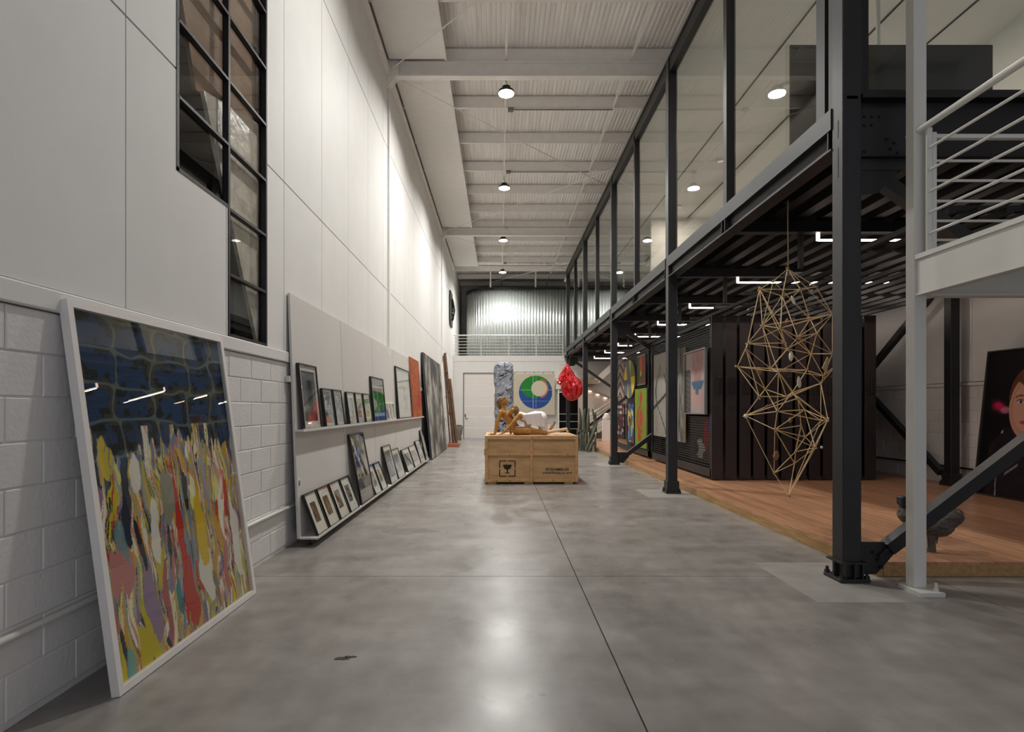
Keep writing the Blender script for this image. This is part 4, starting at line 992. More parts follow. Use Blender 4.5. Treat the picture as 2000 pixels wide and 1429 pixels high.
# ================================================================== LEANING DISPLAY BOARDS WITH SHELVES
BW = 1.79; B0 = 5.61; ZB = 0.085; HB = 2.44
def bx(z): return -1.99-0.095*(z-ZB)/HB        # board face at height z
for i in range(5):
    y0 = B0+i*BW
    t = thing('display_board', (-1.99, y0, 0), 'white leaning display board with two picture ledges, %s of five from the camera' % ['first', 'second', 'third', 'fourth', 'fifth'][i], 'display board', 'leaning display boards')
    a, b = y0+0.005, y0+BW-0.011
    vs = []
    for dx in (0, -0.022): vs += [(bx(ZB)+dx, a, ZB), (bx(ZB)+dx, b, ZB), (bx(ZB+HB)+dx, b, ZB+HB), (bx(ZB+HB)+dx, a, ZB+HB)]
    MB().add(vs, [(0, 1, 2, 3), (7, 6, 5, 4), (0, 4, 5, 1), (1, 5, 6, 2), (2, 6, 7, 3), (3, 7, 4, 0)]).build('board', 'board_white', t)
    MB().box(bx(1.16), -1.945, a, b, 1.145, 1.165).box(-1.953, -1.945, a, b, 1.165, 1.175).build('upper_ledge', 'board_white', t)
    MB().box(bx(0.09), -1.805, a, b, 0.078, 0.094).box(-1.813, -1.805, a, b, 0.094, 0.104).build('lower_ledge', 'board_white', t)
    for y in (a+0.12, b-0.15):
        MB().tube((-1.93, y, 0.03), (-1.90, y, 0.03), 0.03, 12).box(-1.925, -1.905, y-0.01, y+0.01, 0.03, 0.08).build('caster', 'black_steel', t)
    if i == 0:
        MB().box(-2.11, bx(1.67)-0.02, a-0.05, a+0.02, 1.64, 1.70).build('wall_bracket', 'board_white', t)
        lb = MB().bar((bx(0.68)+0.003, a+0.06, 0.60), (bx(0.78)+0.003, a+0.06, 0.69), 0.04, 0.002, (1, 0, 0)).build('label_sticker', 'paper', t)
        MB().bar((bx(0.66)+0.005, a+0.06, 0.605), (bx(0.72)+0.005, a+0.06, 0.655), 0.034, 0.002, (1, 0, 0)).build('label_print', 'sticker', t)
UL = math.atan2(0.08, 0.5)
def upper(label, y0, y1, ztop, fn, mw=0.03, fwid=0.012, group='frames on the upper ledge', name='framed_print', z=1.166, xb=-1.958, **kw):
    h = ztop-z; ln = math.asin(min(0.8, max(0.02, (xb-bx(ztop)-0.034)/h)))
    picture(name, label, 'framed print', (xb, y0, z), 90, ln, y1-y0, h/math.cos(ln), fn, fwid=fwid, dep=0.03, mw=mw, group=group, **kw)
upper('tall black-framed column photograph, first on the upper ledge', 5.70, 6.25, 1.84, column_photo(3), mw=0.06, res=(40, 50))
upper('narrow black-framed sketch with orange corner, second on the upper ledge', 6.42, 6.79, 1.61, sheet_small(7, 2), mw=0.03)
upper('narrow black-framed pale sketch, third on the upper ledge', 6.84, 7.20, 1.61, sheet_small(9, 0), mw=0.04)
upper('small black-framed pale print, fourth on the upper ledge', 7.44, 7.83, 1.60, sheet_small(11, 0), mw=0.07)
upper('small black-framed print with orange and green, fifth on the upper ledge', 7.88, 8.28, 1.60, sheet_small(13, 1), mw=0.07)
upper('small black-framed print with green corner, sixth on the upper ledge', 8.34, 8.76, 1.60, sheet_small(15, 1), mw=0.07)
upper('black-framed room picture with green patch on the upper ledge', 8.90, 9.84, 1.885, green_room, mw=0.0, fwid=0.025, res=(50, 50))
for k, nm in enumerate(('left', 'middle', 'right')):
    upper('tiny white-framed drawing, %s one of three beside the green room picture' % nm, 9.90+k*0.29, 10.17+k*0.29, 1.475, grey_photo(33+k, (1, 1, 1), 1.2), mw=0.03, frame='white_wood', group='tiny white-framed drawings')
upper('large black-framed ink drawing on white paper on the upper ledge', 11.08, 12.70, 2.21, ink_figure, mw=0.0, fwid=0.03, res=(60, 60))
hh = 1.40
picture('orange_painting', 'orange and red abstract canvas at the far end of the upper ledge', 'painting', (-1.96, 12.95, 1.166), 90, math.asin(0.10/hh), 1.40, hh, toned(orange_abstract, 0.82), res=(60, 60), dep=0.03, frame='rust_base', canvas=True)
def lower(label, y0, y1, ztop, fn, win=None, mw=0.05, fwid=0.012, group='frames on the lower ledge', **kw):
    z = 0.096; xb = -1.818; h = ztop-z; ln = math.asin(min(0.9, (xb-bx(ztop)-0.034)/math.hypot(h, 0.15)))
    picture('framed_print', label, 'framed print', (xb, y0, z), 90, ln, y1-y0, h/math.cos(ln), fn, fwid=fwid, dep=0.03, mw=mw, group=group, **kw)
bt = ((0.85, 0.72, 0.62), (0.86, 0.70, 0.56), (0.9, 0.82, 0.76), (0.96, 0.80, 0.68))
for k, (a, b) in enumerate(((5.69, 6.06), (6.10, 6.49), (6.53, 6.93), (6.97, 7.37))):
    lower('small black-framed brown print with wide pale mount, %s on the lower ledge' % ['first', 'second', 'third', 'fourth'][k], a, b, 0.512, grey_photo(51+k, bt[k], 0.75), mw=0.095, res=(26, 34))
lower('tall black-framed painting with blue strip on the lower ledge', 7.50, 8.26, 1.035, blue_mixed, mw=0.0, fwid=0.022, res=(50, 60))
lower('small black-framed photograph just right of the tall blue painting', 8.36, 8.79, 0.52, grey_photo(61, (0.9, 0.86, 0.82)), mw=0.09)
lower('small black-framed brownish photograph, second right of the tall blue painting', 8.84, 9.24, 0.52, grey_photo(62, (0.84, 0.80, 0.66)), mw=0.10)
lower('black-framed dark photograph, taller of two mid lower ledge', 9.55, 10.20, 0.735, grey_photo(63, (0.8, 0.83, 0.9), 0.8), mw=0.08)
lower('black-framed blue-grey photograph, shorter of two mid lower ledge', 10.27, 10.98, 0.62, grey_photo(64, (0.88, 0.92, 1.0)), mw=0.09)
lower('black-framed plain grey print, fourth from the far end of the lower ledge', 11.34, 12.18, 0.545, grey_photo(65, (0.6, 0.61, 0.63), 0.5), mw=0.09)
lower('black-framed pale print, third from the far end of the lower ledge', 12.25, 13.15, 0.545, grey_photo(66, (0.98, 0.96, 0.92), 1.0), mw=0.09)
lower('black-framed pale print, second from the far end of the lower ledge', 13.20, 13.92, 0.61, grey_photo(67, (1, 1, 0.97), 1.2), mw=0.06)
lower('tall grey-mounted print, last at the far end of the lower ledge', 14.08, 14.52, 0.83, grey_photo(68, (0.7, 0.68, 0.62), 0.8), mw=0.03)

# ================================================================== LARGE GREY CANVAS, WHITE PANEL, OLD TIMBER, POT
H_ = 2.87
picture('grey_abstract_painting', 'huge grey abstract canvas leaning on the left wall past the display boards', 'painting', (-1.80, 15.12, 0.02), 90, math.asin(0.25/H_), 4.28, H_, grey_abstract, res=(120, 90), dep=0.055, frame='canvas_edge', canvas=True)
t = thing('white_panel', (-1.85, 19.75, 0), 'white spotted panel leaning between grey canvas and old timber', 'panel')
vs = []
for dx in (0, -0.03): vs += [(-1.85+dx, 19.6, 0.02), (-1.85+dx, 20.35, 0.02), (-2.04+dx, 20.35, 3.0), (-2.04+dx, 19.6, 3.0)]
MB().add(vs, [(0, 1, 2, 3), (7, 6, 5, 4), (0, 4, 5, 1), (1, 5, 6, 2), (2, 6, 7, 3), (3, 7, 4, 0)]).build('sheet', 'wall_paint', t)
rq = random.Random(8)
for k in range(14):
    y, z = rq.uniform(19.68, 20.3), rq.uniform(0.1, 1.5); r = rq.uniform(0.02, 0.05); x = -1.85-0.19*(z-0.02)/2.98
    MB().tube((x, y, z), (x+0.004, y, z), r, 9).build('spot', 'black_steel', t)
t = thing('timber_sculpture', (-1.7, 20.6, 0), 'weathered brown timber beams leaning on the wall with a low rusty base', 'sculpture')
MB().cbox(-1.92, -1.46, 20.08, 20.95, 0.0, 0.12, 0.006).build('base', 'rust_base', t)
MB().bar((-1.68, 20.6, 0.12), (-2.03, 20.9, 3.40), 0.30, 0.07, (1, 0.2, 0)).build('beam', 'old_wood', t)
MB().bar((-1.56, 20.52, 0.12), (-1.83, 20.72, 2.45), 0.18, 0.08, (1, 0.2, 0)).build('beam', 'old_wood', t)
MB().bar((-1.80, 20.5, 0.12), (-2.06, 20.72, 3.30), 0.05, 0.05, (1, 0.2, 0)).build('batten', 'old_wood', t)
for z in (0.7, 1.25, 2.0, 2.7): MB().tube((-1.66-0.1*z, 20.3, z), (-1.66-0.1*z, 21.0, z+0.02), 0.025, 7).build('peg', 'old_wood', t)
t = thing('fire_extinguisher', (-1.98, 23.2, 1.1), 'small red fire extinguisher on the wall behind the old timber', 'extinguisher')
MB().lathe([(0.075, 1.1), (0.085, 1.14), (0.085, 1.45), (0.05, 1.52), (0.03, 1.56)], -2.01, 23.2, 14).build('cylinder', 'extinguisher', t, smooth=True)
MB().path([(-2.0, 23.2, 1.56), (-1.93, 23.2, 1.60), (-1.90, 23.2, 1.4), (-1.91, 23.2, 1.2)], 0.012, 6).build('hose', 'black_steel', t)
t = thing('potted_plant', (-1.83, 24.6, 0), 'grey pot with green top standing near the garage door', 'potted plant')
MB().lathe([(0.15, 0.0), (0.17, 0.03), (0.16, 0.16), (0.20, 0.30), (0.235, 0.58), (0.225, 0.60), (0.20, 0.57)], -1.83, 24.6, 20).build('pot', 'pot', t, smooth=True)
lf = MB(); rl = random.Random(4)
for k in range(60):
    a, r = rl.uniform(0, 6.28), rl.uniform(0, 0.18); x, y = -1.83+r*math.cos(a), 24.6+r*math.sin(a)
    lf.tube((x, y, 0.56), (x+rl.uniform(-.05, .05), y+rl.uniform(-.05, .05), 0.62+rl.uniform(0, 0.05)), 0.025, 5, 0.004)
o = lf.build('foliage', 'leaf', t); o['kind'] = 'stuff'

# ================================================================== BANNER AND RACK ARTWORKS
t = picture('hanging_banner', 'beige cloth banner with blue, green and orange ring hung before the back wall', 'banner', (0.62, 25.30, 1.10), 0, 0, 1.84, 1.83, ring_banner, res=(120, 120), dep=0.01, frame='mat_board', canvas=True)
for k in range(5): MB().tube((0.08+k*0.42, 0.005, 1.83), (0.08+k*0.42, 0.005, 1.90), 0.012, 6).build('hook', 'black_steel', t, local=True)
MB().tube((0.0, 0.005, 1.90), (1.84, 0.005, 1.90), 0.010, 6).tube((0.2, 0.0, 1.9), (0.2, 0.25, 1.95), 0.008, 6).tube((1.6, 0.0, 1.9), (1.6, 0.25, 1.95), 0.008, 6).build('hanging_rod', 'black_steel', t, local=True)
RF = 3.655
def rackpic(name, label, ynear, yfar, z0, z1, fn, x=RF, **kw):
    picture(name, label, 'painting', (x, yfar, z0), -90, 0, yfar-ynear, z1-z0, toned(fn, 0.86), group='artworks on the rack', **kw)
rackpic('torso_painting', 'pinkish painting of a torso in blue trunks on the rack', 10.00, 11.12, 1.27, 2.46, torso_painting, res=(60, 60), fwid=0.02, dep=0.05, frame='hook_steel', glass=False, x=3.62)
rackpic('charcoal_drawing', 'large beige canvas with black brush lines on the rack', 11.62, 13.42, 0.74, 2.62, line_nude, res=(70, 70), dep=0.03, frame='pale_wood', canvas=True)
rackpic('narrow_canvas', 'narrow grey weathered canvas right of the brush-line canvas', 11.22, 11.60, 0.70, 2.60, grey_abstract, res=(20, 60), dep=0.04, frame='pale_wood', canvas=True, x=3.65)
rackpic('collage_painting', 'brown collage with white and red shapes low on the rack mesh', 9.98, 11.10, 0.40, 1.22, collage, res=(60, 50), dep=0.02, frame='old_wood', canvas=True, x=3.735)
rackpic('swirl_painting', 'bright green painting with orange-red swirl on the rack', 14.08, 15.28, 0.36, 1.89, swirl_green, res=(60, 60), dep=0.03, frame='cactus', canvas=True)
rackpic('chevron_textile', 'brown chevron textile hung at the far end of the rack', 16.62, 17.75, 1.70, 2.70, chevrons, res=(40, 60), dep=0.02, frame='mid_grey', canvas=True)
rackpic('bright_painting', 'small red and yellow painting above the green swirl', 14.25, 15.05, 1.98, 2.75, red_small, res=(30, 30), fwid=0.02, dep=0.03, frame='hook_steel', glass=False)
rackpic('grid_artwork', 'dark artwork of small red and white rectangles on the rack', 16.62, 17.75, 0.48, 1.50, mosaic(5, [(36, 32, 34), (190, 184, 180), (120, 40, 44), (60, 56, 60), (150, 150, 150), (30, 28, 30)]), res=(43, 78), fwid=0.02, dep=0.03, frame='black_paint', glass=False)
rackpic('strip_artwork', 'tall artwork of blue, white and yellow strips on the rack', 15.42, 16.28, 0.40, 1.54, stripes, res=(43, 71), fwid=0.03, dep=0.03, frame='black_paint', glass=False)
# oval panel
t = thing('disc_painting', (RF, 16.66, 1.66), 'round yellow, green and grey shaped panel on the rack', 'painting', 'artworks on the rack', rot=(0, 0, R(-90)))
me = art_mesh('print', 1.36, 1.08, 48, 40, disc_bands, 0, 0, 0)
bm = bmesh.new(); bm.from_mesh(me)
bmesh.ops.delete(bm, geom=[v for v in bm.verts if ((v.co.x-0.68)/0.675)**2+((v.co.z-0.54)/0.54)**2 > 1.0], context='VERTS'); bm.to_mesh(me); bm.free()
link('print', me, 'art_matte', t)
MB().prism([(0.68+0.67*math.cos(a*math.pi/20), 0.54+0.535*math.sin(a*math.pi/20)) for a in range(40)], 'y', 0.002, 0.03).build('panel', 'mid_grey', t, local=True)
# portrait photograph leaning on the right wall
H_ = 2.11
t = picture('portrait_photograph', 'big dark portrait photograph with pink smoke leaning on the right wall', 'photograph', (7.02, 8.40, 0.124), -90, math.asin(0.22/H_), 1.62, H_, portrait, res=(150, 200), fwid=0.02, dep=0.035, frame='frame_edge', glass=False, art='art_photo')
MB().bar((0.8, 0.03, 1.6), (0.8, 0.36, 0.03), 0.05, 0.02, (1, 0, 0)).build('prop', 'old_wood', t, local=True)

# ================================================================== CRATE
t = thing('wooden_crate', (0.58, 10.3, 0), 'pale plywood art crate with stencilled marks in the middle of the hall', 'crate')
x0, x1, y0, y1, zt = -0.27, 1.43, 10.30, 11.85, 0.876
cb_ = MB().box(x0+0.02, x1-0.02, y0+0.03, y1-0.03, 0.05, zt-0.02).build('body', 'ply', t)
MB().box(x0, x1, y0+0.0, y1, zt-0.02, zt).build('lid', 'ply', t)
def slat(a, b, c, d, nm='batten'): MB().cbox(a, b, y0, y0+0.03, c, d, 0.003).build(nm, 'pine', t)
slat(x0, x0+0.055, 0.03, zt-0.02); slat(x1-0.055, x1, 0.03, zt-0.02); slat(0.56, 0.60, 0.08, zt-0.05)
slat(x0+0.055, x1-0.055, zt-0.062, zt-0.02); slat(x0+0.055, 0.56, 0.52, 0.555); slat(0.60, x1-0.055, 0.52, 0.555); slat(x0+0.055, x1-0.055, 0.035, 0.085)
for (a, b) in ((x0, x0+0.02), (x1-0.02, x1)):
    MB().box(a, b, y0+0.03, y1, 0.03, 0.09).box(a, b, y0+0.03, y1, zt-0.07, zt-0.02).box(a, b, y0+0.03, y0+0.10, 0.09, zt-0.07).box(a, b, y1-0.07, y1, 0.09, zt-0.07).build('side_frame', 'pine', t)
for x in (x0+0.05, 0.45, x1-0.25): MB().box(x, x+0.16, y0+0.02, y1-0.02, 0.0, 0.035).build('skid', 'pine', t)
for x in (x0-0.02, x1): MB().box(x, x+0.02, y0+0.3, y0+0.6, 0.50, 0.62).build('carry_handle', 'pine', t)
for (x, z) in ((-0.05, 0.06), (0.19, 0.06), (0.61, 0.055), (0.98, 0.06), (0.18, 0.54), (1.24, 0.54), (0.58, 0.84), (-0.24, 0.62)):
    MB().tube((x, y0-0.003, z), (x, y0+0.002, z), 0.010, 7).build('screw', 'bolt_steel', t)
MB().box(1.0, 1.35, 10.55, 10.62, zt, zt+0.012).box(1.12, 1.40, 10.42, 10.46, zt, zt+0.01).build('offcut', 'pale_wood', t)
ys = y0+0.0285
ic = MB()       # fragile sign: broken square and goblet
ix, iz, s = 0.14, 0.28, 0.14
for sx in (-1, 1):
    ic.box(ix+sx*s-0.009, ix+sx*s+0.009, ys, ys+0.002, iz+0.012, iz+s).box(ix+sx*s-0.009, ix+sx*s+0.009, ys, ys+0.002, iz-s, iz-0.012)
    for sz in (-1, 1): ic.box(min(ix+sx*0.012, ix+sx*s), max(ix+sx*0.012, ix+sx*s), ys, ys+0.002, iz+sz*s-0.009, iz+sz*s+0.009)
cup = [(-0.078, 0.07), (0.078, 0.07), (0.074, 0.035), (0.055, 0.0), (0.02, -0.018), (0.012, -0.03), (0.012, -0.07), (0.045, -0.078), (0.045, -0.088), (-0.045, -0.088), (-0.045, -0.078), (-0.012, -0.07), (-0.012, -0.03), (-0.02, -0.018), (-0.055, 0.0), (-0.074, 0.035)]
ic.prism([(ix+a, iz+b) for a, b in cup], 'y', ys, ys+0.002)
ic.build('fragile_mark', 'stencil', cb_)
for (body, sz, z, sp) in (('ENSAMBLES', 0.070, 0.262, 1.0), ('SOPORTES PARA EL ARTE', 0.043, 0.197, 0.95)):
    me = text_mesh(body, sz, 'stencil_text', 0.001, 0.0013 if sz > 0.06 else 0.0008, sp)
    xs_ = [v.co.x for v in me.vertices]; wdt = max(xs_)-min(xs_); tgt = 0.42 if sz > 0.06 else 0.53
    for v in me.vertices: v.co.x *= tgt/wdt
    o = link('stencil_text', me, 'stencil', cb_); o.rotation_euler = (R(90), 0, 0); o.location = (1.05-0.58, ys-10.3+0.0005, z)

# ================================================================== TWO RECLINING FIGURES CARVED IN WOOD (on the crate)
FY = 10.78
def fp(px, pz, dy=0.0): return (px, FY+dy, pz)
t = thing('figure_sculpture', (0.4, FY, zt), 'carved wooden pair of reclining figures, one in white dress, lying on the crate', 'sculpture')
def rel(me):
    n = np.empty(len(me.vertices)*3); me.vertices.foreach_get('co', n); n = n.reshape(-1, 3)-np.array((0.4, FY, zt)); me.vertices.foreach_set('co', n.ravel()); me.update(); return me
def X(px): return (px-976)/102.5
def Z(py): return CAM_H-(py-797)/102.5
def Q(px, py, dy=0.0): return (X(px), FY+dy, Z(py))
sit = [  # the propped figure: torso, neck, head, arm with spread hand, leg stretched along the crate
    (Q(1008, 838), Q(1001, 828), 0.095, 0.085), (Q(1001, 828), Q(990, 811), 0.085, 0.105), (Q(990, 811), Q(981, 803), 0.105, 0.07),
    (Q(982, 806, -0.09), Q(982, 806, 0.10), 0.055, 0.055), (Q(983, 800), Q(981, 791), 0.042, 0.040),
    (Q(981, 786), Q(985, 783), 0.068, 0.060), (Q(986, 787), Q(989, 786), 0.045, 0.032), (Q(990.5, 783.5), Q(992, 784.5), 0.016, 0.012), (Q(989, 780), Q(985, 779), 0.03, 0.04),
    (Q(989.5, 788), Q(990.5, 788.2), 0.014, 0.012),
    (Q(978, 805, -0.12), Q(972, 824, -0.14), 0.050, 0.040), (Q(972, 824, -0.14), Q(967, 844, -0.15), 0.040, 0.027), (Q(967, 845, -0.15), Q(963, 847.5, -0.16), 0.028, 0.022),
    (Q(986, 806, 0.12), Q(994, 826, 0.18), 0.045, 0.036), (Q(994, 826, 0.18), Q(998, 846, 0.2), 0.036, 0.026),
    (Q(1008, 840, -0.08), Q(1034, 840, -0.12), 0.085, 0.075), (Q(1034, 840, -0.12), Q(1056, 843, -0.12), 0.07, 0.048),
    (Q(1008, 840, 0.08), Q(1045, 843, 0.12), 0.085, 0.055), (Q(1056, 843, -0.12), Q(1066, 844.5, -0.12), 0.046, 0.034),
]
for k in range(5):   # fingers of the propping hand
    a = -0.5+k*0.28; r0 = 0.010
    bx_, by_, bz_ = Q(962.5, 847.6, -0.16)
    L = (0.055, 0.075, 0.085, 0.075, 0.05)[k]
    p1 = (bx_-L*0.55*math.cos(a), by_+L*0.55*math.sin(a), bz_+0.004); p2 = (bx_-L*math.cos(a), by_+L*math.sin(a), bz_-0.004)
    if k == 4: p1 = (bx_-0.02, by_-0.035, bz_+0.02); p2 = (bx_-0.05, by_-0.045, bz_+0.03)
    sit += [((bx_, by_, bz_), p1, 0.014, 0.011), (p1, p2, 0.011, 0.008)]
sf_ = link('seated_figure', rel(organic('seated_figure', sit, 0.0075, 3)), 'carved_wood', t)
hair1 = [(Q(980, 783), Q(984, 779), 0.066, 0.055), (Q(976, 785), Q(975, 792), 0.05, 0.04), (Q(975, 791), Q(977, 799), 0.04, 0.022), (Q(978, 779), Q(975, 783), 0.045, 0.05)]
rh = random.Random(3)
for k in range(14):
    a = rh.uniform(1.2, 4.2); c = Q(979+rh.uniform(-2, 3), 784+rh.uniform(-3, 3), rh.uniform(-0.05, 0.05))
    hair1.append((c, (c[0]+0.085*math.cos(a), c[1]+rh.uniform(-0.03, 0.03), c[2]+0.085*math.sin(a)), 0.02, 0.012))
link('hair', rel(organic('hair', hair1, 0.009, 1)), 'dark_hair', sf_)
lie = [  # the figure lying across: head, shoulders, arm to the crate, torso, thighs, shin and raised foot
    (Q(1001, 801, -0.10), Q(1005, 799, -0.08), 0.062, 0.066), (Q(998, 804, -0.11), Q(996, 808, -0.10), 0.045, 0.034), (Q(996, 803.5, -0.13), Q(994.5, 805, -0.13), 0.014, 0.011),
    (Q(1007, 805, -0.08), Q(1013, 810, -0.05), 0.042, 0.050),
    (Q(1016, 812, -0.14), Q(1018, 812, 0.10), 0.058, 0.055), (Q(1016, 812), Q(1030, 818), 0.085, 0.09), (Q(1030, 818), Q(1044, 815), 0.088, 0.10), (Q(1044, 815), Q(1054, 815), 0.10, 0.115),
    (Q(1013, 811, -0.17), Q(1000, 826, -0.22), 0.046, 0.036), (Q(1000, 826, -0.22), Q(985, 842, -0.24), 0.036, 0.024), (Q(985, 842, -0.24), Q(979, 846, -0.25), 0.026, 0.018),
    (Q(1055, 817, -0.05), Q(1061, 838, -0.06), 0.10, 0.062), (Q(1055, 817, 0.08), Q(1064, 840, 0.08), 0.10, 0.060),
    (Q(1061, 840, -0.05), Q(1074, 837, -0.05), 0.055, 0.036), (Q(1074, 837, -0.05), Q(1080, 830, -0.05), 0.034, 0.028), (Q(1080, 830, -0.05), Q(1082, 826.5, -0.05), 0.026, 0.02),
]
for k in range(5):
    p = Q(979, 846, -0.25); a = 2.6+k*0.25; L = (0.045, 0.06, 0.066, 0.06, 0.045)[k]
    q = (p[0]+L*math.cos(a), p[1]+(k-2)*0.016, p[2]-0.012); lie += [(p, q, 0.012, 0.008)]
    p = Q(1082, 827, -0.05); lie += [(p, (p[0]+0.008*(k-1), p[1]-0.03+k*0.015, p[2]+0.045-0.004*k), 0.011, 0.008)]
lf_ = link('lying_figure', rel(organic('lying_figure', lie, 0.0075, 3)), 'carved_wood', t)
hair2 = [(Q(1005, 797.5, -0.08), Q(1008, 801, -0.08), 0.068, 0.060), (Q(1008, 801, -0.10), Q(1009, 811, -0.12), 0.050, 0.032), (Q(1003, 795, -0.09), Q(999, 797, -0.10), 0.045, 0.03), (Q(1006, 800, -0.14), Q(1005, 812, -0.15), 0.022, 0.012)]
link('hair', rel(organic('hair', hair2, 0.009, 1)), 'dark_hair', lf_)
dress = [(Q(1017, 811.5, -0.10), Q(1030, 816, -0.09), 0.074, 0.086), (Q(1017, 811.5, 0.08), Q(1030, 816, 0.09), 0.074, 0.086), (Q(1030, 817), Q(1046, 814), 0.104, 0.118), (Q(1046, 814), Q(1056, 816), 0.118, 0.132),
         (Q(1056, 818, -0.05), Q(1062, 837, -0.06), 0.120, 0.082), (Q(1056, 818, 0.08), Q(1064, 838, 0.08), 0.120, 0.080), (Q(1062, 837, -0.06), Q(1069, 841, -0.06), 0.080, 0.05), (Q(1032, 820), Q(1030, 835), 0.08, 0.06)]
for k in range(9):
    a = k/8; dress.append((Q(1024+30*a, 810-3*a, -0.17), Q(1030+34*a, 828+6*a, -0.16), 0.022, 0.012))
link('white_dress', rel(organic('white_dress', dress, 0.009, 2)), 'white_cloth', lf_)
stk = [(Q(1066, 844, -0.10), Q(1080, 841, -0.10), 0.036, 0.034), (Q(1080, 841, -0.10), Q(1098, 838.5, -0.10), 0.034, 0.030), (Q(1098, 838.5, -0.10), Q(1105, 837, -0.10), 0.032, 0.026), (Q(1105, 837, -0.10), Q(1108, 844, -0.10), 0.024, 0.018)]
link('stockinged_leg', rel(organic('stockinged_leg', stk, 0.0075, 3)), 'pale_wood', t)

# ================================================================== CARVED STONE TOTEM
def totem():
    cx, cy, hz = 0.10, 14.1, 2.53; hx, hy = 0.23, 0.19; nu, nv = 180, 300
    u, v = np.meshgrid(np.linspace(0, 2*np.pi, nu, endpoint=False), np.linspace(0, 1, nv))
    n = 4.0; cu, su = np.cos(u), np.sin(u); r = (np.abs(cu)**n+np.abs(su)**n)**(-1/n)
    tap = np.clip((1-v)/0.035, 0, 1)**0.5; tap = np.where(v > 0.965, 0.55+0.45*tap, 1.0)*(1.0-0.06*v+0.03*np.sin(v*9))
    a, b = u*1.9, v*9.0
    w_ = fbm(a*0.9+2*fbm(a, b, 3), b*0.9+2*fbm(a+5, b, 4), 5, 3); ring = np.abs(((w_*7) % 1)-0.5)*2
    top = sstep(0.40, 0.46, v); deep = (ring < 0.30)
    folds = fbm(a*1.4+fbm(a, b*2, 7)*2, b*1.8, 8, 3); fe = np.abs(folds-0.5)
    disp = np.where(v < 0.43, -0.030*(1-sstep(0.22, 0.40, ring)), 0.075*(folds-0.5)-0.035*(1-sstep(0.0, 0.05, fe)))
    disp = disp+0.02*(fbm(a*2, b*2, 9)-0.5)
    R_ = r*(1+0)*tap
    x = cx+(hx*R_+disp)*cu; y = cy+(hy*R_+disp)*su; z = v*hz
    co = np.stack([x-cx, y-cy, z], -1).reshape(-1, 3)
    i = np.arange(nu*nv).reshape(nv, nu); j = np.roll(i, -1, 1)
    f = np.stack([i[:-1], j[:-1], j[1:], i[1:]], -1).reshape(-1, 4).tolist(); f.append(tuple(i[-1].tolist()))
    me = bpy.data.meshes.new('stone_totem'); me.from_pydata(co.tolist(), [], f); me.update(); me.polygons.foreach_set('use_smooth', [True]*len(me.polygons))
    c = np.zeros(u.shape+(3,))+np.array((150, 156, 166.)); c = c*(0.9+0.2*fbm(a*3, b*3, 10))[..., None]
    c = paint(c, (v < 0.43)*(ring < 0.24)*1.0, (34, 36, 42)); c = paint(c, (v >= 0.43)*(fe < 0.012)*0.8, (60, 62, 70))  # carved grooves and fold creases coloured darker than the stone
    cc = np.concatenate([lin_np(c).reshape(-1, 3), np.ones((nu*nv, 1))], 1).astype(np.float32)
    me.color_attributes.new('Col', 'FLOAT_COLOR', 'POINT').data.foreach_set('color', cc.ravel())
    o = link('stone_totem', me, 'carved_stone'); o.location = (cx, cy, 0)
    tag(o, 'tall blue-grey carved stone totem standing behind the crate', 'sculpture')
totem()

# ================================================================== RED CRUMPLED HANGING SCULPTURE
def crumple(name, c, prof, folds, seed, amp, nu=72, nv=44):
    """crumpled sheet: profile of (height, radius) with sharp folds round it"""
    u, v = np.meshgrid(np.linspace(0, 2*np.pi, nu, endpoint=False), np.linspace(0, 1, nv))
    hz = np.interp(v, np.linspace(0, 1, len(prof)), [p[0] for p in prof]); rr = np.interp(v, np.linspace(0, 1, len(prof)), [p[1] for p in prof])
    cu, su = np.cos(u)*1.2, np.sin(u)*1.2
    n1 = fbm(cu*1.6+v*3.1+seed, su*1.6+v*2.3, seed, 2); n2 = fbm(cu*3.7+seed, su*3.7+v*7, seed+3, 2)
    tri = np.abs(((u*folds/(2*np.pi)+2.2*n1) % 1)-0.5)*2; rid = 1-np.abs(2*n2-1)
    r = rr*(0.62+amp*tri+0.30*rid)
    co = np.stack([c[0]+r*np.cos(u), c[1]+0.8*r*np.sin(u), c[2]+hz+0.10*rr*(n1-0.5)*2], -1).reshape(-1, 3)
    i = np.arange(nu*nv).reshape(nv, nu); j = np.roll(i, -1, 1)
    f = np.stack([i[:-1], j[:-1], j[1:], i[1:]], -1).reshape(-1, 4).tolist(); f += [tuple(i[-1].tolist()), tuple(i[0][::-1].tolist())]
    me = bpy.data.meshes.new(name); me.from_pydata(co.tolist(), [], f); me.update(); return me
t = thing('red_sculpture', (2.62, 21.8, 2.3), 'glossy red crumpled sculpture hanging beside the far columns', 'sculpture')
def relto(me, p):
    n = np.empty(len(me.vertices)*3); me.vertices.foreach_get('co', n); n = n.reshape(-1, 3)-np.array(p); me.vertices.foreach_set('co', n.ravel()); me.update(); return me
link('upper_fold', relto(crumple('upper_fold', (2.60, 21.8, 2.25), [(0.0, 0.08), (0.02, 0.26), (0.15, 0.36), (0.35, 0.28), (0.6, 0.17), (0.85, 0.03)], 5, 4, 0.42), (2.62, 21.8, 2.3)), 'red_gloss', t)
link('lower_fold', relto(crumple('lower_fold', (2.76, 21.65, 1.66), [(0.0, 0.05), (0.06, 0.16), (0.22, 0.30), (0.5, 0.37), (0.75, 0.33), (0.92, 0.16), (0.98, 0.04)], 7, 9, 0.38), (2.62, 21.8, 2.3)), 'red_gloss', t)
MB().tube((2.66, 21.8, 3.10), (2.74, 21.8, 3.50), 0.012, 6).build('hanging_cord', 'black_steel', t)

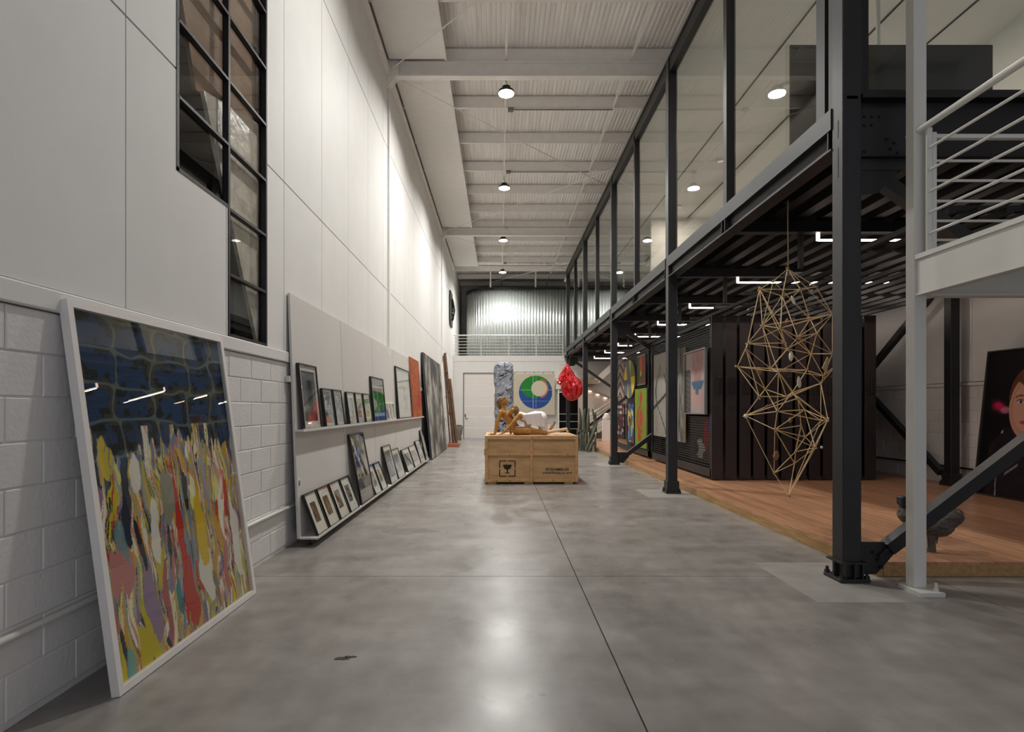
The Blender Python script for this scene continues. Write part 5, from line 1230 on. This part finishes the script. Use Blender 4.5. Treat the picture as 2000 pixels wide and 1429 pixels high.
# ================================================================== GREY-GREEN POD SCULPTURE ROUND THE FOURTH COLUMN
t = thing('pod_sculpture', (2.78, 18.1, 0), 'cluster of grey-green cactus-like pods standing around the fourth column', 'sculpture')
rp = random.Random(6)
for tier, (n, zb, ht) in enumerate(((8, 0.0, 0.75), (8, 0.62, 0.75))):
    for k in range(n):
        x = 2.52+k*0.075+rp.uniform(-0.02, 0.02); y = 18.12+rp.uniform(-0.12, 0.15)
        L = ht*rp.uniform(0.8, 1.05); tx = rp.uniform(-0.10, 0.10)
        pts = []; rad = []
        for j in range(7):
            s = j/6; pts.append((x+tx*s+0.03*math.sin(s*3+k), y+0.04*math.sin(s*4+k), zb+L*s)); rad.append(0.010+0.036*math.sin(math.pi*min(1, s*0.86+0.12))**0.7)
        MB().path(pts, rad, 8).build('pod', 'cactus', t, smooth=True)
for (p, q) in (((2.72, 17.9, 0.03), (3.12, 18.0, 0.95)), ((2.76, 17.7, 0.0), (3.10, 17.95, 0.6))):
    MB().path([p, ((p[0]+q[0])/2, p[1], (p[2]+q[2])/2+0.02), q], [0.03, 0.05, 0.02], 8).build('pod', 'cactus', t, smooth=True)

# ================================================================== HANGING STICK SCULPTURE
BAMBOO_NODES=[(-0.003,0,2.796),(-0.213,-0.13,2.642),(-0.299,-0.024,2.585),(0.086,-0.075,2.571),(0.285,0,2.612),(0.452,0,2.336),(-0.101,-0.085,2.503),(-0.339,-0.17,2.194),(-0.234,-0.319,2.148),(0.287,0.111,2.303),(-0.45,-0.091,2.027),(-0.504,0.028,1.805),(-0.513,-0.197,1.964),(-0.132,-0.179,2.022),(-0.076,-0.335,2.059),(0.169,-0.222,2.114),(0.333,0.179,1.951),(0.428,-0.04,1.93),(-0.261,-0.177,1.771),(-0.287,-0.386,1.725),(0.298,0.195,1.78),(0.451,0.159,1.717),(-0.109,-0.197,1.964),(-0.138,0.198,1.581),(-0.405,-0.244,1.494),(0.122,0.154,1.545),(0.474,0.246,1.643),(-0.374,0.142,1.304),(-0.23,-0.247,1.349),(-0.094,-0.152,1.496),(-0.093,-0.367,1.475),(0.336,0.313,1.364),(0.354,-0.088,1.266),(0.409,0.131,1.253),(0.02,-0.213,1.212),(-0.257,-0.252,1.173),(0.11,-0.122,1.095),(0.183,-0.167,0.991),(0.157,0.156,0.926),(0.179,0.216,0.8),(-0.068,0.153,0.703),(0.008,0,0.486),(0.485,0,1.817)]
BAMBOO_EDGES=[(0,1),(0,3),(0,4),(0,5),(0,6),(1,2),(1,7),(1,9),(2,3),(2,6),(2,7),(2,8),(2,10),(2,22),(3,4),(3,6),(3,7),(3,9),(4,5),(5,7),(5,8),(5,9),(5,14),(5,15),(5,17),(6,7),(6,8),(6,14),(7,8),(7,10),(7,13),(7,18),(7,19),(8,9),(8,10),(8,13),(8,14),(8,16),(8,22),(9,14),(9,15),(10,11),(10,12),(10,13),(10,22),(11,12),(11,18),(11,19),(11,23),(11,24),(12,18),(12,23),(12,24),(13,22),(14,15),(14,16),(14,17),(14,18),(15,16),(15,17),(15,20),(15,22),(16,17),(16,19),(16,20),(16,21),(16,22),(17,21),(17,26),(17,42),(18,19),(18,20),(18,21),(18,22),(19,20),(19,23),(19,25),(19,28),(19,29),(19,30),(20,21),(20,22),(20,25),(20,26),(21,26),(21,42),(23,24),(23,27),(23,28),(23,29),(24,27),(24,29),(25,26),(25,28),(25,29),(25,30),(25,31),(25,32),(26,27),(26,29),(26,32),(26,33),(26,42),(27,28),(27,30),(27,35),(27,40),(28,31),(28,33),(28,35),(30,31),(30,32),(30,34),(31,32),(31,33),(31,35),(31,37),(32,33),(32,36),(32,37),(32,41),(33,36),(33,41),(34,35),(34,36),(34,38),(35,36),(35,37),(35,39),(35,40),(36,37),(36,38),(37,38),(37,39),(37,41),(38,39),(38,40),(39,40),(39,41),(40,41)]

t = thing('stick_sculpture', (2.93, 5.75, 0), 'openwork hanging sculpture of tied bamboo sticks beside the nearest column', 'sculpture')
sm_ = MB().tube((0, 0, 0), (0, 0, 1), 0.0046, 6).mesh('stick', smooth=True)
rs = random.Random(2)
for (a, b) in BAMBOO_EDGES:
    p, q = Vector(BAMBOO_NODES[a]), Vector(BAMBOO_NODES[b]); d = q-p
    e = rs.uniform(0.0, 0.03); p2 = p-d.normalized()*e; q2 = q+d.normalized()*rs.uniform(0, 0.03); d = q2-p2
    o = link('stick', sm_, 'bamboo', t); o.location = p2; o.rotation_mode = 'QUATERNION'; o.rotation_quaternion = d.to_track_quat('Z', 'Y'); s = rs.uniform(0.8, 1.15); o.scale = (s, s, d.length)
km = MB().lathe([(0.004, -0.012), (0.011, -0.006), (0.011, 0.006), (0.004, 0.012)], 0, 0, 8).mesh('knot', smooth=True)
for p in BAMBOO_NODES:
    o = link('knot', km, 'rope', t); o.location = p
MB().path([(0.0, 0.0, 2.78), (0.002, 0, 3.0), (-0.002, 0, 3.25), (0, 0, 3.49)], 0.006, 6).build('rope', 'rope', t, local=True)
MB().path([(-0.03, 0, 3.47), (0, 0, 3.45), (0.03, 0, 3.48)], 0.006, 6).build('hook', 'bolt_steel', t, local=True)
orn = [((0.0, -0.1, 2.46), 0.016, 0.05, 'shell'), ((-0.02, -0.1, 1.90), 0.022, 0.05, 'shell'), ((-0.29, 0.0, 1.76), 0.024, 0.04, 'cork'), ((0.06, -0.1, 1.64), 0.02, 0.06, 'shell'), ((-0.42, 0.02, 1.30), 0.02, 0.02, 'shell'),
       ((-0.21, 0.0, 1.40), 0.016, 0.016, 'cork'), ((0.05, 0.05, 1.26), 0.02, 0.03, 'cork'), ((-0.12, 0, 0.90), 0.03, 0.05, 'cork'), ((0.37, 0.05, 0.98), 0.014, 0.014, 'shell'), ((0.04, 0.1, 2.28), 0.018, 0.03, 'cork')]
for (p, r, h, m_) in orn:
    o = MB().lathe([(r*0.3, -h), (r*0.85, -h*0.6), (r, 0), (r*0.8, h*0.6), (r*0.25, h)], 0, 0, 9).build('ornament', m_, t, local=True, smooth=True); o.location = p; o.rotation_euler = (rs.uniform(-.4, .4), rs.uniform(-.4, .4), 0)
lf = MB()
for k in range(7): lf.box(-0.045+0.005*k, 0.045-0.004*k, -0.004, 0.004, -0.075+k*0.021, -0.060+k*0.021)
o = lf.build('ribbed_leaf', 'pale_wood', t, local=True); o.location = (0.36, -0.05, 1.83); o.rotation_euler = (0, R(25), R(30))

# ================================================================== SMALL ROCK SCULPTURE ON THE PLATFORM
rk = [((3.86, 4.98, 0.36), (4.00, 4.98, 0.42), 0.105, 0.085), ((3.86, 4.98, 0.36), (3.78, 4.98, 0.34), 0.10, 0.07), ((3.66, 5.02, 0.40), (3.60, 5.02, 0.44), 0.06, 0.075), ((3.70, 5.0, 0.38), (3.80, 5.0, 0.36), 0.04, 0.05)]
t = thing('rock_sculpture', (3.80, 4.98, PZ), 'small dark rock-like sculpture on a stem at the platform front', 'sculpture')
rme = relto(organic('rock', rk, 0.010, 2), (3.80, 4.98, PZ))
rco = np.empty(len(rme.vertices)*3); rme.vertices.foreach_get('co', rco); rco = rco.reshape(-1, 3); rno = np.empty(len(rme.vertices)*3); rme.vertices.foreach_get('normal', rno); rno = rno.reshape(-1, 3)
rdn = fbm(rco[:, 0]*14+rco[:, 1]*9, rco[:, 2]*14+rco[:, 1]*6, 77, 4)-0.5; rdn = 0.055*rdn-0.02*(np.abs(rdn) < 0.04)
rme.vertices.foreach_set('co', (rco+rno*rdn[:, None]).ravel()); rme.update()
link('rock', rme, 'rock', t)
MB().path([(3.80, 4.98, PZ), (3.802, 4.98, 0.20), (3.80, 4.98, 0.33)], [0.035, 0.028, 0.05], 9).path([(3.77, 4.98, 0.17), (3.765, 4.98, 0.30)], [0.004, 0.01], 5).path([(3.84, 4.97, 0.19), (3.85, 4.97, 0.30)], [0.004, 0.012], 5).build('stem', 'rock', t, smooth=True)
MB().cbox(3.565, 3.66, 4.99, 5.07, 0.50, 0.57, 0.012).cbox(3.55, 3.60, 4.99, 5.07, 0.52, 0.60, 0.01).build('cap', 'black_steel', t)
